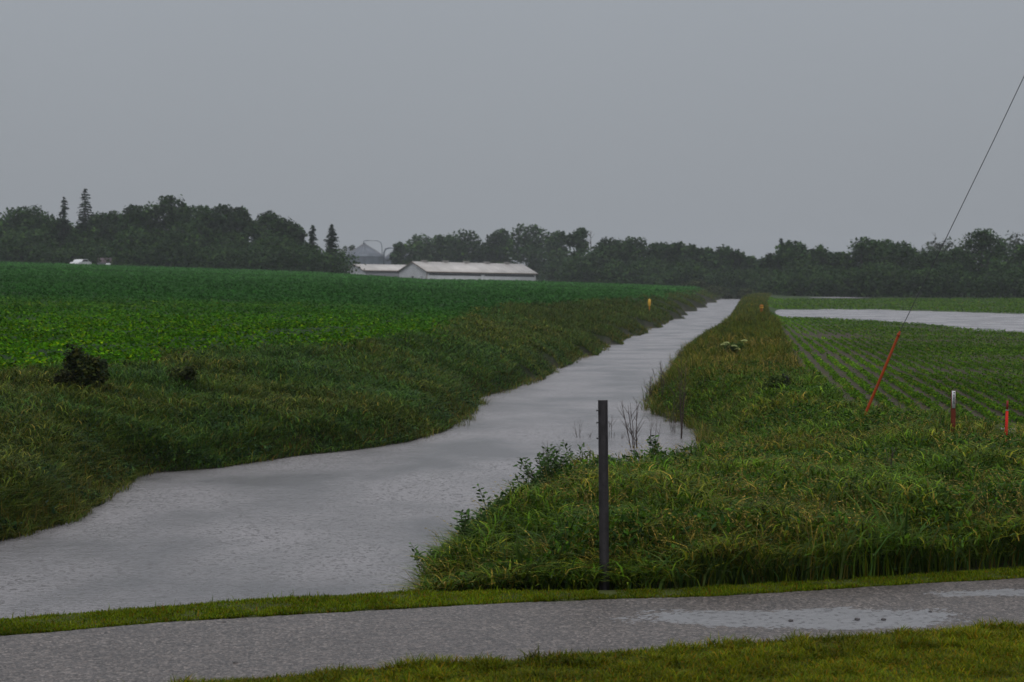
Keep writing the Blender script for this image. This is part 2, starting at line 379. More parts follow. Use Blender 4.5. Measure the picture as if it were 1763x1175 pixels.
for k, (a, b, rx, ry) in enumerate(((1745, 738, .34, .55), (1730, 772, .0, .0), (1690, 640, .0, .0))):
    if rx:
        x_, y_ = P(a, b, .42); blob('field_puddle', x_, y_, rx, ry, float(height(x_, y_)) + .012, M['puddle'], 2.0 + k, 'small muddy puddle between crop rows by the red marker')

# road
rx_ = np.arange(-9, 12, .025); vv = np.linspace(0, 1, 120)
RX, VV = np.meshgrid(rx_, vv)
RY = (ip(RX, *YN) - .12) * (1 - VV) + (ip(RX, *YR) + .06 + .05 * (fbm(RX, RX * 0, 3.0, 8) - .5)) * VV
pa = P(1385, 1066, .3); pb = P(1740, 1022, .3); pc_ = P(1180, 1042, .3)
def ell(x, y, c, a, b): return np.exp(-(((x - c[0]) / a) ** 2 + ((y - c[1]) / b) ** 2))
RZ = .310 + (fbm(RX, RY, 1.2, 2) - .5) * .012 + (rng.random(RX.shape) - .5) * .0045 + (vn(RX, RY, 22, 6) - .5) * .0025
RZ -= .014 * ell(RX, RY, pa, 1.15, .42) + .011 * ell(RX, RY, pb, .8, .22) + .007 * ell(RX, RY, pc_, .6, .14)
edge = np.clip(np.minimum(VV, 1 - VV) * 18, 0, 1); RZ = .262 + (RZ - .262) * (.2 + .8 * edge ** .5)
n2, n1_ = RX.shape; idx = np.arange(n1_ * n2).reshape(n2, n1_)
Fq = np.stack([idx[:-1, :-1], idx[:-1, 1:], idx[1:, 1:], idx[1:, :-1]], -1).reshape(-1, 4)
o = mesh('road', np.stack([RX, RY, RZ], -1).reshape(-1, 3), Fq, M['road'], smooth=True); tag(o, 'wet chip-sealed road surface', kind='structure')
blob('puddle', pa[0], pa[1], 1.7, .50, .3037, M['puddle'], 1.0, 'shallow rain puddle on the wet road')
blob('puddle', pb[0], pb[1], 1.1, .26, .3055, M['puddle'], 3.0, 'second rain puddle at the right end of the road')

# ------------------------------------------------------------------ vegetation generators
def blades(x, y, z, h, wd, lean, az, c0, c1, base_sink=.02):
    n = len(x); Pb = np.stack([x, y, z - base_sink], 1)
    d = np.stack([np.cos(az), np.sin(az), np.zeros(n)], 1)
    fa = az + math.pi / 2 + rng.normal(0, .5, n); s = np.stack([np.cos(fa), np.sin(fa), np.zeros(n)], 1)
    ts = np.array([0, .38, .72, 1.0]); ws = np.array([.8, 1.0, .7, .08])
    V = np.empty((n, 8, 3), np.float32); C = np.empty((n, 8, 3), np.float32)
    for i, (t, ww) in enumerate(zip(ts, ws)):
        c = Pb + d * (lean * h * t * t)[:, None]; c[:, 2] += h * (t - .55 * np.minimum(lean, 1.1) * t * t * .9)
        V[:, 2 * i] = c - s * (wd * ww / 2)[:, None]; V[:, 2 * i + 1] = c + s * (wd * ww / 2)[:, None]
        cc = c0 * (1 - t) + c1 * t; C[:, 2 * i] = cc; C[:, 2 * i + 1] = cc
    b = np.arange(n)[:, None] * 8
    Fs = np.concatenate([b + np.array([[0, 1, 3, 2]]), b + np.array([[2, 3, 5, 4]]), b + np.array([[4, 5, 7, 6]])], 0)
    return V.reshape(-1, 3), Fs, C.reshape(-1, 3)
def leaves(cen, size, tilt, c, aspect=.6, az=None):
    n = len(cen); az = rng.random(n) * 6.283 if az is None else az
    d = np.stack([np.cos(az) * np.cos(tilt), np.sin(az) * np.cos(tilt), np.sin(tilt)], 1)
    ro = rng.normal(0, .5, n); s0 = np.stack([-np.sin(az), np.cos(az), np.zeros(n)], 1); up = np.cross(d, s0)
    s = s0 * np.cos(ro)[:, None] + up * np.sin(ro)[:, None]
    sz = size[:, None]
    V = np.stack([cen - d * sz * .5, cen - s * sz * aspect * .5 + d * sz * .05, cen + d * sz * .5, cen + s * sz * aspect * .5 + d * sz * .05], 1)
    return V.reshape(-1, 3), np.arange(n * 4).reshape(n, 4), np.repeat(c, 4, 0)
def join(parts):
    V = []; Fs = []; C = []; k = 0
    for v, f, c in parts: V.append(v); Fs.append(f + k); C.append(c); k += len(v)
    return np.vstack(V), np.vstack(Fs), np.vstack(C)
PX0, PY0 = P(1041, 1004, .33)
def ramp(x, y):
    d = y - ip(x, *YS); return np.clip(.25 + .60 * ss((x - 1.0) / .9) + d * .8, .25, 1)
def sample(n, y0, y1, zones, umin=-.37, umax=.37, p=0.0):
    """points on the ground spread so that nearer ground is denser"""
    X = []; Y = []; got = 0
    while got < n:
        m = n * 3
        if p == 0: yy = y0 * (y1 / y0) ** rng.random(m)
        else: yy = 1 / (1 / y0 ** p + (1 / y1 ** p - 1 / y0 ** p) * rng.random(m)) ** (1 / p)
        xx = yy * (umin + (umax - umin) * rng.random(m))
        k = np.isin(zone(xx, yy), zones) & ~((np.abs(xx - PX0) < .07) & (yy < PY0 + .05) & (yy > 13.6)) & ~((np.abs(xx - .2655 * yy) < .16) & (yy > 22.6) & (yy < 25.6)); X.append(xx[k]); Y.append(yy[k]); got += k.sum()
        if k.sum() < m * .005: break
    X = np.concatenate(X)[:n]; Y = np.concatenate(Y)[:n]
    return X, Y
def mixc(pal_, wts, n, jit=.25):
    pal_ = np.array(pal_); i = rng.choice(len(pal_), n, p=np.array(wts) / sum(wts))
    return pal_[i] * (1 + rng.normal(0, jit, (n, 1))).clip(.35, 1.9)

# near lawn
x, y = sample(260000, 9.3, 12.9, [0]); n = len(x)
dE = ip(x, *YN) - y
pt = vn(x, y, 1.1, 2)
h = (.035 + .045 * rng.random(n)) * (.6 + .9 * vn(x, y, 4.0, 4)) + .06 * (vn(x, y, 7.0, 14) > .68) * rng.random(n) * (dE < .6); lean = .3 + rng.random(n) * 1.0
c1 = mixc([(.120, .150, .004), (.17, .165, .004), (.065, .115, .005), (.24, .13, .008)], [4, 3 , 2.4, .9], n) * (.45 + .6 * pt + .5 * vn(x, y, 6.0, 24))[:, None]
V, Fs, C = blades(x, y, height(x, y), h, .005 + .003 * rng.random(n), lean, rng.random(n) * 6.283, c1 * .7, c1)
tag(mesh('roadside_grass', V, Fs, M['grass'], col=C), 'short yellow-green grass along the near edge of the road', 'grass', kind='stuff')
# mown strip
x, y = sample(120000, 12, 20, [2]); n = len(x)
pt = vn(x, y, 1.6, 7)
edge = (y - ip(x, *YR)); back = ip(x, *YS) - y
h = (.022 + .025 * rng.random(n)) * (.7 + .6 * vn(x, y, 5.0, 4)) + .05 * (rng.random(n) < .004)
c1 = mixc([(.115, .165, .005), (.155, .175, .006), (.06, .115, .006), (.16, .09, .008)], [4, 2.5, 2, .7], n) * (.55 + .5 * pt + .4 * vn(x, y, 7, 25))[:, None]
V, Fs, C = blades(x, y, height(x, y), h, .006 + .004 * rng.random(n), rng.random(n) * 1.1, rng.random(n) * 6.283, c1 * .7, c1)
tag(mesh('verge_grass', V, Fs, M['grass'], col=C), 'narrow mown strip of bright grass between road and ditch', 'grass', kind='stuff')

# right bank: tall rank grass near, finer with distance
def tall(n, y0, y1, zones, umin, umax, hh, ww, pal_, wts, leanm, p=0, name=None, label=None, seedheads=0, clump=.8):
    x, y = sample(n, y0, y1, zones, umin, umax, p); n = len(x)
    cl = vn(x, y, clump, 11); fine = vn(x, y, 3.0, 12)
    xr = ip(np.maximum(y, 12), *XR); xl = ip(np.maximum(y, 12), *XL)
    dw = np.where(x > (xl + xr) / 2, x - xr, xl - x)
    sh = np.clip(.35 + dw * 1.3, .35, 1)
    if zones == [6]:
        k = ~((x > 1.1) & (y - ip(x, *YS) < .8) & (rng.random(n) < .5)); x = x[k]; y = y[k]; n = len(x); cl = cl[k]; fine = fine[k]; xr = xr[k]; xl = xl[k]; sh = sh[k]
    hh = hh * np.where(x > (xl + xr) / 2, ip(y, [14, 18, 24, 30], [1, .85, .62, .75]) * np.maximum(.35, ramp(x, y)), 1)
    h = hh * (.55 + .6 * rng.random(n)) * (.65 + .7 * cl) * sh
    sc_ = np.maximum(1, (y / 24) ** .8)
    wd = ww * (.7 + .7 * rng.random(n)) * sc_
    # neighbours lean together so that the sward lies in tufts
    az = vn(x, y, .7, 21) * 9 + rng.normal(0, 2.2, n); lean = leanm * (.4 + rng.random(n))
    mid_ = vn(x, y, 1.7, 15); h = h * (.62 + .85 * mid_)
    c1 = mixc(pal_, wts, n) * (.30 + .75 * fine + .65 * cl)[:, None]
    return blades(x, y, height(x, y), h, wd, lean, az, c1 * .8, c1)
G = [(.052, .095, .008), (.085, .125, .008), (.032, .072, .014), (.15, .135, .016), (.19, .14, .03)]
parts = [tall(5000, 13.9, 17.0, [6], -.06, .37, .55, .020, [(.045, .095, .020), (.065, .11, .02), (.085, .12, .03)], [2, 2, 1], .8, clump=1.6),
         tall(4000, 17, 26, [6], -.06, .37, .50, .016, [(.05, .095, .018), (.075, .12, .02), (.20, .17, .04)], [2, 2, 1], .8, clump=1.6),
         tall(60000, 14.0, 34, [6], -.06, .37, .40, .009, G, [5, 5, 3, 1.9, 1.0], .6)]
x, y = sample(125000, 13.9, 36, [6], -.06, .37); n = len(x)        # arching leaves carried on the stems
cl = vn(x, y, 1.5, 15); wet = np.clip(.45 + (x - ip(y, *XR)) * .9, .45, 1) * ramp(x, y)
zz = (.04 + .36 * rng.random(n) ** .8) * (.40 + 1.1 * cl) * wet * ip(y, [14, 18, 24, 30], [1.15, .95, .60, .75])
k = ~((x > 1.1) & (y - ip(x, *YS) < .9) & (zz < .19 + .08 * cl) & (rng.random(n) < .88)); x = x[k]; y = y[k]; zz = zz[k]; cl = cl[k]; n = len(x)
kind = vn(x, y, .8, 66) + rng.normal(0, .12, n)
c = np.where((kind > .43)[:, None], mixc([(.045, .105, .006), (.080, .140, .010), (.030, .070, .010)], [3, 2.4, 2], n, .5), mixc([(.075, .115, .008), (.13, .145, .014), (.040, .070, .010), (.20, .16, .03)], [3, 2, 3, .8], n, .5))
c = c * (.85 + .6 * vn(x, y, 2.3, 58) ** 1.5)[:, None] * np.array([[1.25, 1.15, 1]])
V, Fs, C = blades(x, y, height(x, y) + zz, .09 + .13 * rng.random(n), (.008 + .010 * rng.random(n)) * np.maximum(1, (y / 26) ** .8), .9 + .9 * rng.random(n), rng.random(n) * 6.283, c, c * 1.1)
parts.append((V, Fs, C))
parts += [
         tall(60000, 34, 90, [6], 0, .37, .42, .009, [(.062, .092, .008), (.10, .115, .010), (.15, .115, .010), (.038, .075, .010)], [4, 3.5, 1.7, 3], .6),
         tall(42000, 90, 345, [6], 0, .24, .45, .010, [(.060, .088, .010), (.11, .115, .012), (.15, .11, .015), (.04, .072, .010)], [4, 3, 1.4, 3], .5)]
x, y = sample(90000, 14.2, 90, [3], -.1, .2); dl = ip(y, *XR) - x; k = dl < (.02 + .30 * vn(x, y, 1.9, 89) ** 2) * (1 + y * .004) - .05; x = x[k]; y = y[k]; n = len(x)
c = mixc([(.06, .10, .012), (.12, .12, .02), (.18, .13, .03)], [4, 2, 1.4], n, .3)
parts.append(blades(x, y, np.zeros(n), .16 + .34 * rng.random(n), .008 * np.maximum(1, (y / 24) ** .8), .3 + 1.0 * rng.random(n), rng.random(n) * 6.283, c, c))
# seed heads: thin stems with a drooping tan plume
x, y = sample(7000, 14.2, 60, [6], -.06, .37); n = len(x)
k = vn(x, y, .9, 31) > .38; x = x[k]; y = y[k]; n = len(x)
h = (.55 + .25 * rng.random(n)) * ip(y, [14, 18, 24, 30], [1, .9, .62, .7]) * np.maximum(ramp(x, y), .3); az = rng.random(n) * 6.283
ct = mixc([(.25, .19, .045), (.34, .24, .05), (.18, .15, .05)], [2, 1, 1], n)
parts.append(blades(x, y, height(x, y), h * np.clip(.5 + (x - ip(y, *XR)) * .8, .5, 1), .004 * np.maximum(1, y / 20), .25 + .3 * rng.random(n), az, ct * .5, ct))
zz = height(x, y)
for q in range(4):
    t = .80 + .06 * q
    lean = .4
    cen = np.stack([x + np.cos(az) * lean * h * t * t, y + np.sin(az) * lean * h * t * t, zz + h * np.clip(.5 + (x - ip(y, *XR)) * .8, .5, 1) * (t - .5 * lean * t * t)], 1)
    parts.append(leaves(cen, .030 * np.maximum(1, y / 34) * (1 + .4 * rng.random(n)), np.full(n, .9) - .3 * q, ct, .26, az))
V, Fs, C = join(parts)
tag(mesh('tall_bank_grass', V, Fs, M['grass'], col=C), 'rank wet grass with tan seed heads covering the right bank', 'grass', kind='stuff')
# broad leaved ground weeds amid the right bank
x, y = sample(110000, 14.1, 40, [6], -.06, .37); k = vn(x, y, 1.3, 41) > .42; x = x[k]; y = y[k]; n = len(x)
hz = .12 + .40 * ip(y, [14, 18, 24, 30], [1, .85, .55, .6]) * rng.random(n) * (.6 + .6 * vn(x, y, 1.0, 11)) * np.clip(.3 + (x - ip(y, *XR)), .3, 1)
hz *= ramp(x, y)
k = ~((x > 1.1) & (y - ip(x, *YS) < .9) & (rng.random(n) < .85)); x = x[k]; y = y[k]; hz = hz[k]; n = len(x)
c = mixc([(.036, .090, .008), (.065, .130, .008), (.026, .06, .014)], [3, 2, 2], n, .35)
V, Fs, C = leaves(np.stack([x, y, height(x, y) + hz], 1), .035 + .055 * rng.random(n), rng.normal(-.2, .6, n), c, .42)
tag(mesh('leafy_undergrowth', V, Fs, M['grass'], col=C), 'broad-leaved weeds growing through the right bank grass', 'weeds', kind='stuff')

# left bank
GL = [(.060, .108, .014), (.092, .140, .016), (.042, .086, .026), (.145, .145, .024), (.19, .13, .025)]
parts = [tall(130000, 17, 60, [4], -.37, .05, .27, .012, GL, [5, 4, 4, 1.5, .4], 1.0, clump=1.3),
         tall(60000, 60, 345, [4], -.1, .16, .30, .011, [(.052, .085, .014), (.080, .105, .016), (.13, .11, .02), (.036, .072, .014)], [4, 3, .9, 3], .7)]
x, y = sample(120000, 17, 75, [4], -.37, .06); n = len(x)
zz = (.02 + .20 * rng.random(n)) * (.3 + 1.2 * vn(x, y, 1.2, 15)) * np.clip(.2 + (ip(y, *XL) - x) * .9, .2, 1)
kind = vn(x, y, .55, 67) + rng.normal(0, .13, n)
c = np.where((kind > .52)[:, None], mixc([(.045, .108, .018), (.078, .150, .020), (.036, .075, .024)], [3, 2, 2], n, .4), mixc([(.080, .115, .014), (.14, .15, .022), (.045, .070, .014), (.19, .15, .03)], [3, 1.6, 3, .5], n, .4))
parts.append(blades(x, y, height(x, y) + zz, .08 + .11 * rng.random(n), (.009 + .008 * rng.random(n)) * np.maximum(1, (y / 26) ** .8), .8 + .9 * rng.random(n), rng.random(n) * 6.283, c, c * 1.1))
# a tan fringe right at the water's edge
x, y = sample(60000, 17, 300, [4], -.37, .16); dl = ip(y, *XL) - x; k = (dl < .22 + .004 * y) & (vn(x, y, 1.2, 77) + rng.normal(0, .12, len(x)) > .45); x = x[k]; y = y[k]; n = len(x)
c = mixc([(.10, .085, .02), (.15, .11, .02), (.05, .07, .012)], [2, 1.2, 3], n)
parts.append(blades(x, y, height(x, y), .10 + .2 * rng.random(n), .010 * np.maximum(1, (y / 24) ** .8), .9 * rng.random(n), rng.random(n) * 6.283, c * .8, c))
x, y = sample(90000, 16.5, 120, [3], -.37, .16); dl = x - ip(y, *XL); k = dl < (.02 + .30 * vn(x, y, 1.6, 88) ** 2) * (1 + y * .006) - .05; x = x[k]; y = y[k]; n = len(x)
c = mixc([(.06, .09, .012), (.12, .12, .02), (.16, .11, .03)], [4, 2, 1], n, .3)
parts.append(blades(x, y, np.zeros(n), .10 + .20 * rng.random(n), .009 * np.maximum(1, (y / 24) ** .8), .4 + 1.1 * rng.random(n), rng.random(n) * 6.283, c, c))
V, Fs, C = join(parts)
tag(mesh('bank_grass', V, Fs, M['grass'], col=C), 'matted dark green grass covering the left bank', 'grass', kind='stuff')

x, y = sample(60000, 17, 60, [4], -.37, .05); k = vn(x, y, 1.0, 43) > .5; x = x[k]; y = y[k]; n = len(x)
c = mixc([(.026, .060, .018), (.045, .090, .020), (.02, .045, .02)], [3, 2, 2], n, .35)
V, Fs, C = leaves(np.stack([x, y, height(x, y) + .04 + .26 * rng.random(n) * vn(x, y, 1.7, 15)], 1), .04 + .05 * rng.random(n), rng.normal(-.1, .55, n), c, .5)
tag(mesh('bank_weeds', V, Fs, M['grass'], col=C), 'patches of broad-leaved weeds in the left bank grass', 'weeds', kind='stuff')
# left crop
x, y = sample(290000, 23, 330, [5], -.42, .12, 0)
x2, y2 = sample(160000, 23, 330, [5], -.42, .12, 0); k = ip(y2, *XF) - x2 < 1.2 + y2 * .012; x = np.concatenate([x, x2[k]]); y = np.concatenate([y, y2[k]]); n = len(x)
row = (x * .92 + y * .38)
cl = fbm(x, y, .35, 51); cl2 = vn(x, y, 1.3, 52)
size = (.055 + .045 * rng.random(n)) * np.maximum(1, (y / 45) ** .9)
hz = (.16 + .22 * cl2 + .10 * rng.random(n)) * np.where(ip(y, *XF) - x < 1.0 + y * .012, .15 + .85 * rng.random(n), 1)
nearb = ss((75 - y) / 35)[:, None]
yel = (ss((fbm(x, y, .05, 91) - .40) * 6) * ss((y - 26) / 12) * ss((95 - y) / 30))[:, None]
c = mixc([(.032, .100, .001), (.052, .130, .001), (.020, .072, .003), (.090, .145, .001)], [4, 3, 3, 1.1], n, .35) * (1.08 + yel * np.array([[1.9, .85, 0]])) * nearb + mixc([(.028, .098, .018), (.036, .110, .022), (.026, .080, .018)], [3, 2, 2], n, .12) * (1 - nearb) * (1 + .55 * ss((y - 110) / 110))[:, None]  # far leaves turn paler and greyer: distance haze put into their colour
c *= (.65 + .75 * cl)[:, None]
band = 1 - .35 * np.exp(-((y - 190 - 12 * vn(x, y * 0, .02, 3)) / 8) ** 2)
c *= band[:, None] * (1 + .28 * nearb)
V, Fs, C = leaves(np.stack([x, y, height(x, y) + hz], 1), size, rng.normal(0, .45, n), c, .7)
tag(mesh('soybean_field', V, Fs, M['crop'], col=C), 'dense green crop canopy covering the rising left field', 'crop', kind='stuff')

# right crop in rows
parts = []
for (n, y0, y1) in ((170000, 24, 70), (110000, 70, 275)):
    x, y = sample(n, y0, y1, [7], .08, .42); n = len(x)
    u = x / y; inp = (y > ip(u, PU, PNY) - 1) & (y < ip(u, QU, PFY) + 1)
    off = x - .125 * y; rid = np.round(off / .40); fade = ss((150 - y) / 50)
    off2 = rid * .40 + rng.normal(0, .046, len(x)); x = np.where(rng.random(len(x)) < fade, off2 + .125 * y, x)
    bare = fbm(x, y, .22, 61); keep = (rng.random(len(x)) < .30 + 3.2 * (bare - .26)) & (~inp)
    keep &= ~(np.hypot((x - 50.5) / 5.0, (y - 288) / 16.0) < 1)
    keep &= ~((np.hypot((x - P(1745, 738, .42)[0]) / 1.0, (y - P(1745, 738, .42)[1]) / 2.0) < .8) & (rng.random(len(x)) < .85))
    x = x[keep]; y = y[keep]; n = len(x); fade = fade[keep]
    size = (.036 + .03 * rng.random(n)) * np.maximum(1, (y / 45) ** .9)
    hz = .02 + .09 * rng.random(n)
    c = mixc([(.055, .135, .006), (.085, .160, .006), (.036, .090, .010), (.13, .14, .015)], [4, 3, 3, .5], n) * (.75 + .5 * vn(x, y, .3, 71))[:, None]
    lim = np.exp(-((x - ip(y, *XG) - 1.0) / 1.2) ** 2)[:, None] * ss((y - 30) / 10)[:, None]
    c = c * (1 + .5 * lim * np.array([[1, 1, .6]]))
    parts.append(leaves(np.stack([x, y, height(x, y) + hz], 1), size, rng.normal(0, .5, n), c, .65))
V, Fs, C = join(parts)
tag(mesh('crop_rows', V, Fs, M['crop'], col=C), 'young crop in thin rows over wet brown soil on the right', 'crop', kind='stuff')

# ------------------------------------------------------------------ trees
TG = 'trees of the woods along the horizon'
def gz(x, y): return float(height(np.array([x]), np.array([y]))[0])
def crown_leaves(cen, rad, n, size, cols):
    """leaf clumps through a set of lobes"""
    cen = np.array(cen); rad = np.array(rad)
    vol = (rad[:, 0] ** 2); i = rng.choice(len(cen), n, p=vol / vol.sum())
    d = rng.normal(size=(n, 3)); d /= np.linalg.norm(d, axis=1, keepdims=True)
    r = (.35 + .65 * rng.random(n) ** .5) * (1 + rng.normal(0, .10, n))
    p = cen[i] + d * rad[i] * r[:, None]
    lobe = (.6 + .9 * rng.random(len(cen)))[i][:, None]
    c = mixc(cols, [1] * len(cols), n, .2) * lobe
    return leaves(p, size * (.6 + .8 * rng.random(n)), rng.normal(0, .6, n), c, .75)
DEC = [(.024, .056, .013), (.040, .078, .015), (.018, .044, .014)]
def broadleaf(px, yt, wpx, D, label, n=5600, low=.1, open_=0, cols=DEC, name='broadleaf_tree', trunk_vis=False, lean=0):
    x, zt = PD(px, yt, D); zb = gz(x, D); H = zt - zb; Rr = wpx * D / F_PX / 2 * (1 if open_ else 1.1)
    root = empty(name, (x, D, zb)); tag(root, label, 'tree', TG)
    cs = []; rs = []
    nl = 13 if not open_ else 9
    for k in range(nl):
        t = low + .25 * Rr / H + (1 - low - .18) * (k + .5) / nl if True else 0
        wid = math.sin(min(1, (t - low + .12) / (1 - low)) * math.pi * .93) ** .6
        a = rng.random() * 6.283; rr = Rr * wid * (.25 + .55 * rng.random())
        q = Rr * (.42 + .22 * rng.random()) * (.75 if open_ else 1)
        cs.append((rr * math.cos(a), rr * math.sin(a), H * t)); rs.append((q * 1.1, q * 1.1, q * (.75 + .3 * rng.random())))
    top = max(range(nl), key=lambda k: cs[k][2] + rs[k][2]); dz = H - (cs[top][2] + rs[top][2])
    cs = [(a, b, c + dz * (c / H)) for a, b, c in cs]
    # a few small outliers break the outline
    for k in range(7):
        a = rng.random() * 6.283; t = .45 + .5 * rng.random(); q = Rr * (.12 + .12 * rng.random())
        cs.append((Rr * .9 * math.cos(a) * (1.25 - t), Rr * .9 * math.sin(a) * (1.25 - t), H * t)); rs.append((q, q, q))
    nn = n if not open_ else int(n * .75)
    V, Fs, C = crown_leaves(cs, rs, nn, .58 * max(.8, D / 330), cols)
    V[:, 2] = np.maximum(V[:, 2], .2)
    mesh('crown', V, Fs, M['leaf'], root, C)
    mb = MB(); tr = max(.14, H * .022)
    mb.tube([(0, 0, -.3), (lean * .3, 0, H * .3), (lean * .6, .1, H * .6), (lean, 0, H * .9)], [tr * 1.3, tr, tr * .6, tr * .15], 8)
    for k in range(min(7, nl)):
        c = cs[(k * 2) % nl]; z0 = max(.5, c[2] * .5)
        mb.tube([(0, 0, z0), (c[0] * .5, c[1] * .5, (z0 + c[2]) * .55), c], [tr * .5, tr * .33, tr * .1], 6)
    mb.build('trunk', M['bark'], root)
    return root
def spruce(px, yt, wpx, D, label):
    x, zt = PD(px, yt, D); zb = gz(x, D); H = zt - zb; Rr = wpx * D / F_PX / 2
    root = empty('spruce_tree', (x, D, zb)); tag(root, label, 'tree', TG)
    cen = []; az_ = []; sz = []; z = H * .985; tl = []
    while z > H * .1:
        t = 1 - z / H; L = Rr * (t ** .7 * 1.25 + .05) * (.65 + .55 * random.random()); nb = 7 + int(10 * t)
        for j in range(nb):
            a = random.random() * 6.283; LL = L * (.55 + .55 * random.random())
            m = max(2, int(LL / .20))
            for q in range(m):
                r = LL * (q + .6) / m
                cen.append((r * math.cos(a), r * math.sin(a), z - r * .30 + .12 * r * r / max(LL, .3) + random.gauss(0, .06))); az_.append(a + random.gauss(0, .5)); sz.append(.55 + .25 * random.random())
        z -= H * .028 * (.8 + .5 * random.random())
    cen = np.array(cen); n = len(cen)
    V, Fs, C = leaves(cen, np.array(sz), rng.normal(-.3, .35, n), mixc([(.016, .030, .018), (.022, .036, .02)], [1, 1], n), .6, np.array(az_))
    mesh('crown', V, Fs, M['leaf'], root, C)
    mb = MB(); mb.tube([(0, 0, -.3), (0, 0, H * .5), (0, 0, H)], [.28, .16, .03], 8); mb.build('trunk', M['bark'], root)
def dead_tree(px, yt, D, label, spread=1.6, thick=.10):
    x, zt = PD(px, yt, D); zb = gz(x, D); H = zt - zb
    root = empty('dead_tree', (x, D, zb)); tag(root, label, 'tree', TG)
    mb = MB(); mb.tube([(0, 0, -.3), (.1, 0, H * .5), (0, 0, H)], [thick * 2, thick * 1.4, .03], 7); mb.build('trunk', M['bark'], root)
    for k in range(14):
        mb = MB(); t = .5 + .45 * random.random(); a = random.random() * 6.283; L = spread * (1.35 - t) * (.6 + .8 * random.random())
        p0 = np.array((0, 0, H * t)); p1 = p0 + (L * math.cos(a), L * math.sin(a), L * .9); pm = (p0 + p1) / 2 + (0, 0, -.1)
        mb.tube([p0, pm, p1], [thick * .55, thick * .4, thick * .15], 5)
        for q in range(3):
            a2 = a + random.gauss(0, .8); s = pm + (p1 - pm) * random.random(); mb.tube([s, s + np.array((math.cos(a2), math.sin(a2), .8)) * L * .35], [thick * .25, thick * .1], 4)
        mb.build('branch', M['bark'], root)
FAR = [(.032, .050, .024), (.038, .058, .026)]
# left wood (px, top, width, distance, label)
for a in [(-22, 362, 95, 352, 'broad tree cut by the left edge of the photo'),
          (28, 357, 78, 350, 'round-topped tree second from the left end of the left wood'),
          (68, 354, 84, 352, 'wide flat-topped tree just left of the two tall spruces'),
          (98, 375, 60, 345, 'low tree under the shorter of the two tall spruces'),
          (168, 366, 66, 356, 'thin-topped tree just right of the tallest spruce'),
          (196, 364, 52, 362, 'thin pale-topped tree before the step up in the left wood'),
          (222, 352, 66, 346, 'tree at the step up in the left wood'),
          (252, 349, 62, 342, 'tree between the step and the highest broadleaf top'),
          (291, 337, 68, 344, 'highest broadleaf tree of the left wood'),
          (325, 352, 60, 348, 'tree right beside the highest broadleaf top'),
          (352, 353, 58, 342, 'knob-topped tree in the middle of the left wood'),
          (383, 351, 62, 346, 'tree left of the gaps where sky shows through the left wood'),
          (455, 364, 56, 345, 'tree right of the gaps where sky shows through the left wood'),
          (484, 376, 62, 340, 'tree on the falling shoulder of the left wood'),
          (508, 386, 46, 345, 'smaller tree just left of the two small spruces'),
          (148, 395, 90, 338, 'dark low tree standing behind the white car'),
          (305, 385, 110, 332, 'wide dark tree in the front row of the left wood'),
          (400, 398, 96, 332, 'front tree beneath the sky gaps of the left wood'),
          (470, 408, 96, 330, 'low front tree near the right end of the left wood'),
          (230, 392, 90, 333, 'front tree just right of the mauve-roofed shed'),
          (40, 395, 110, 338, 'wide front tree at the far left of the wood')]:
    broadleaf(*a, low=.04)
broadleaf(420, 357, 72, 346, 'thin-crowned tree with sky showing through its middle', open_=1, low=.35)
spruce(110, 339, 40, 342, 'shorter of the two tall spruces in the left wood')
spruce(146, 325, 50, 340, 'tallest spruce, spire rising above the left wood')
spruce(538, 389, 34, 336, 'left one of the two small spruces near the grain bins')
spruce(571, 387, 44, 334, 'right one of the two small spruces, next to the grain bins')
broadleaf(540, 428, 60, 326, 'rounded bush-like tree beneath the two small spruces', n=1300, low=.02, name='low_tree')
broadleaf(566, 438, 34, 332, 'small dark tree at the left corner of the smaller barn', n=1000, low=.02, name='low_tree')
broadleaf(505, 425, 80, 328, 'low dark tree at the right foot of the left wood', n=1500, low=.02, name='low_tree')
broadleaf(598, 424, 60, 620, 'hazy far tree behind the left side of the grain bin', n=1500, cols=FAR)
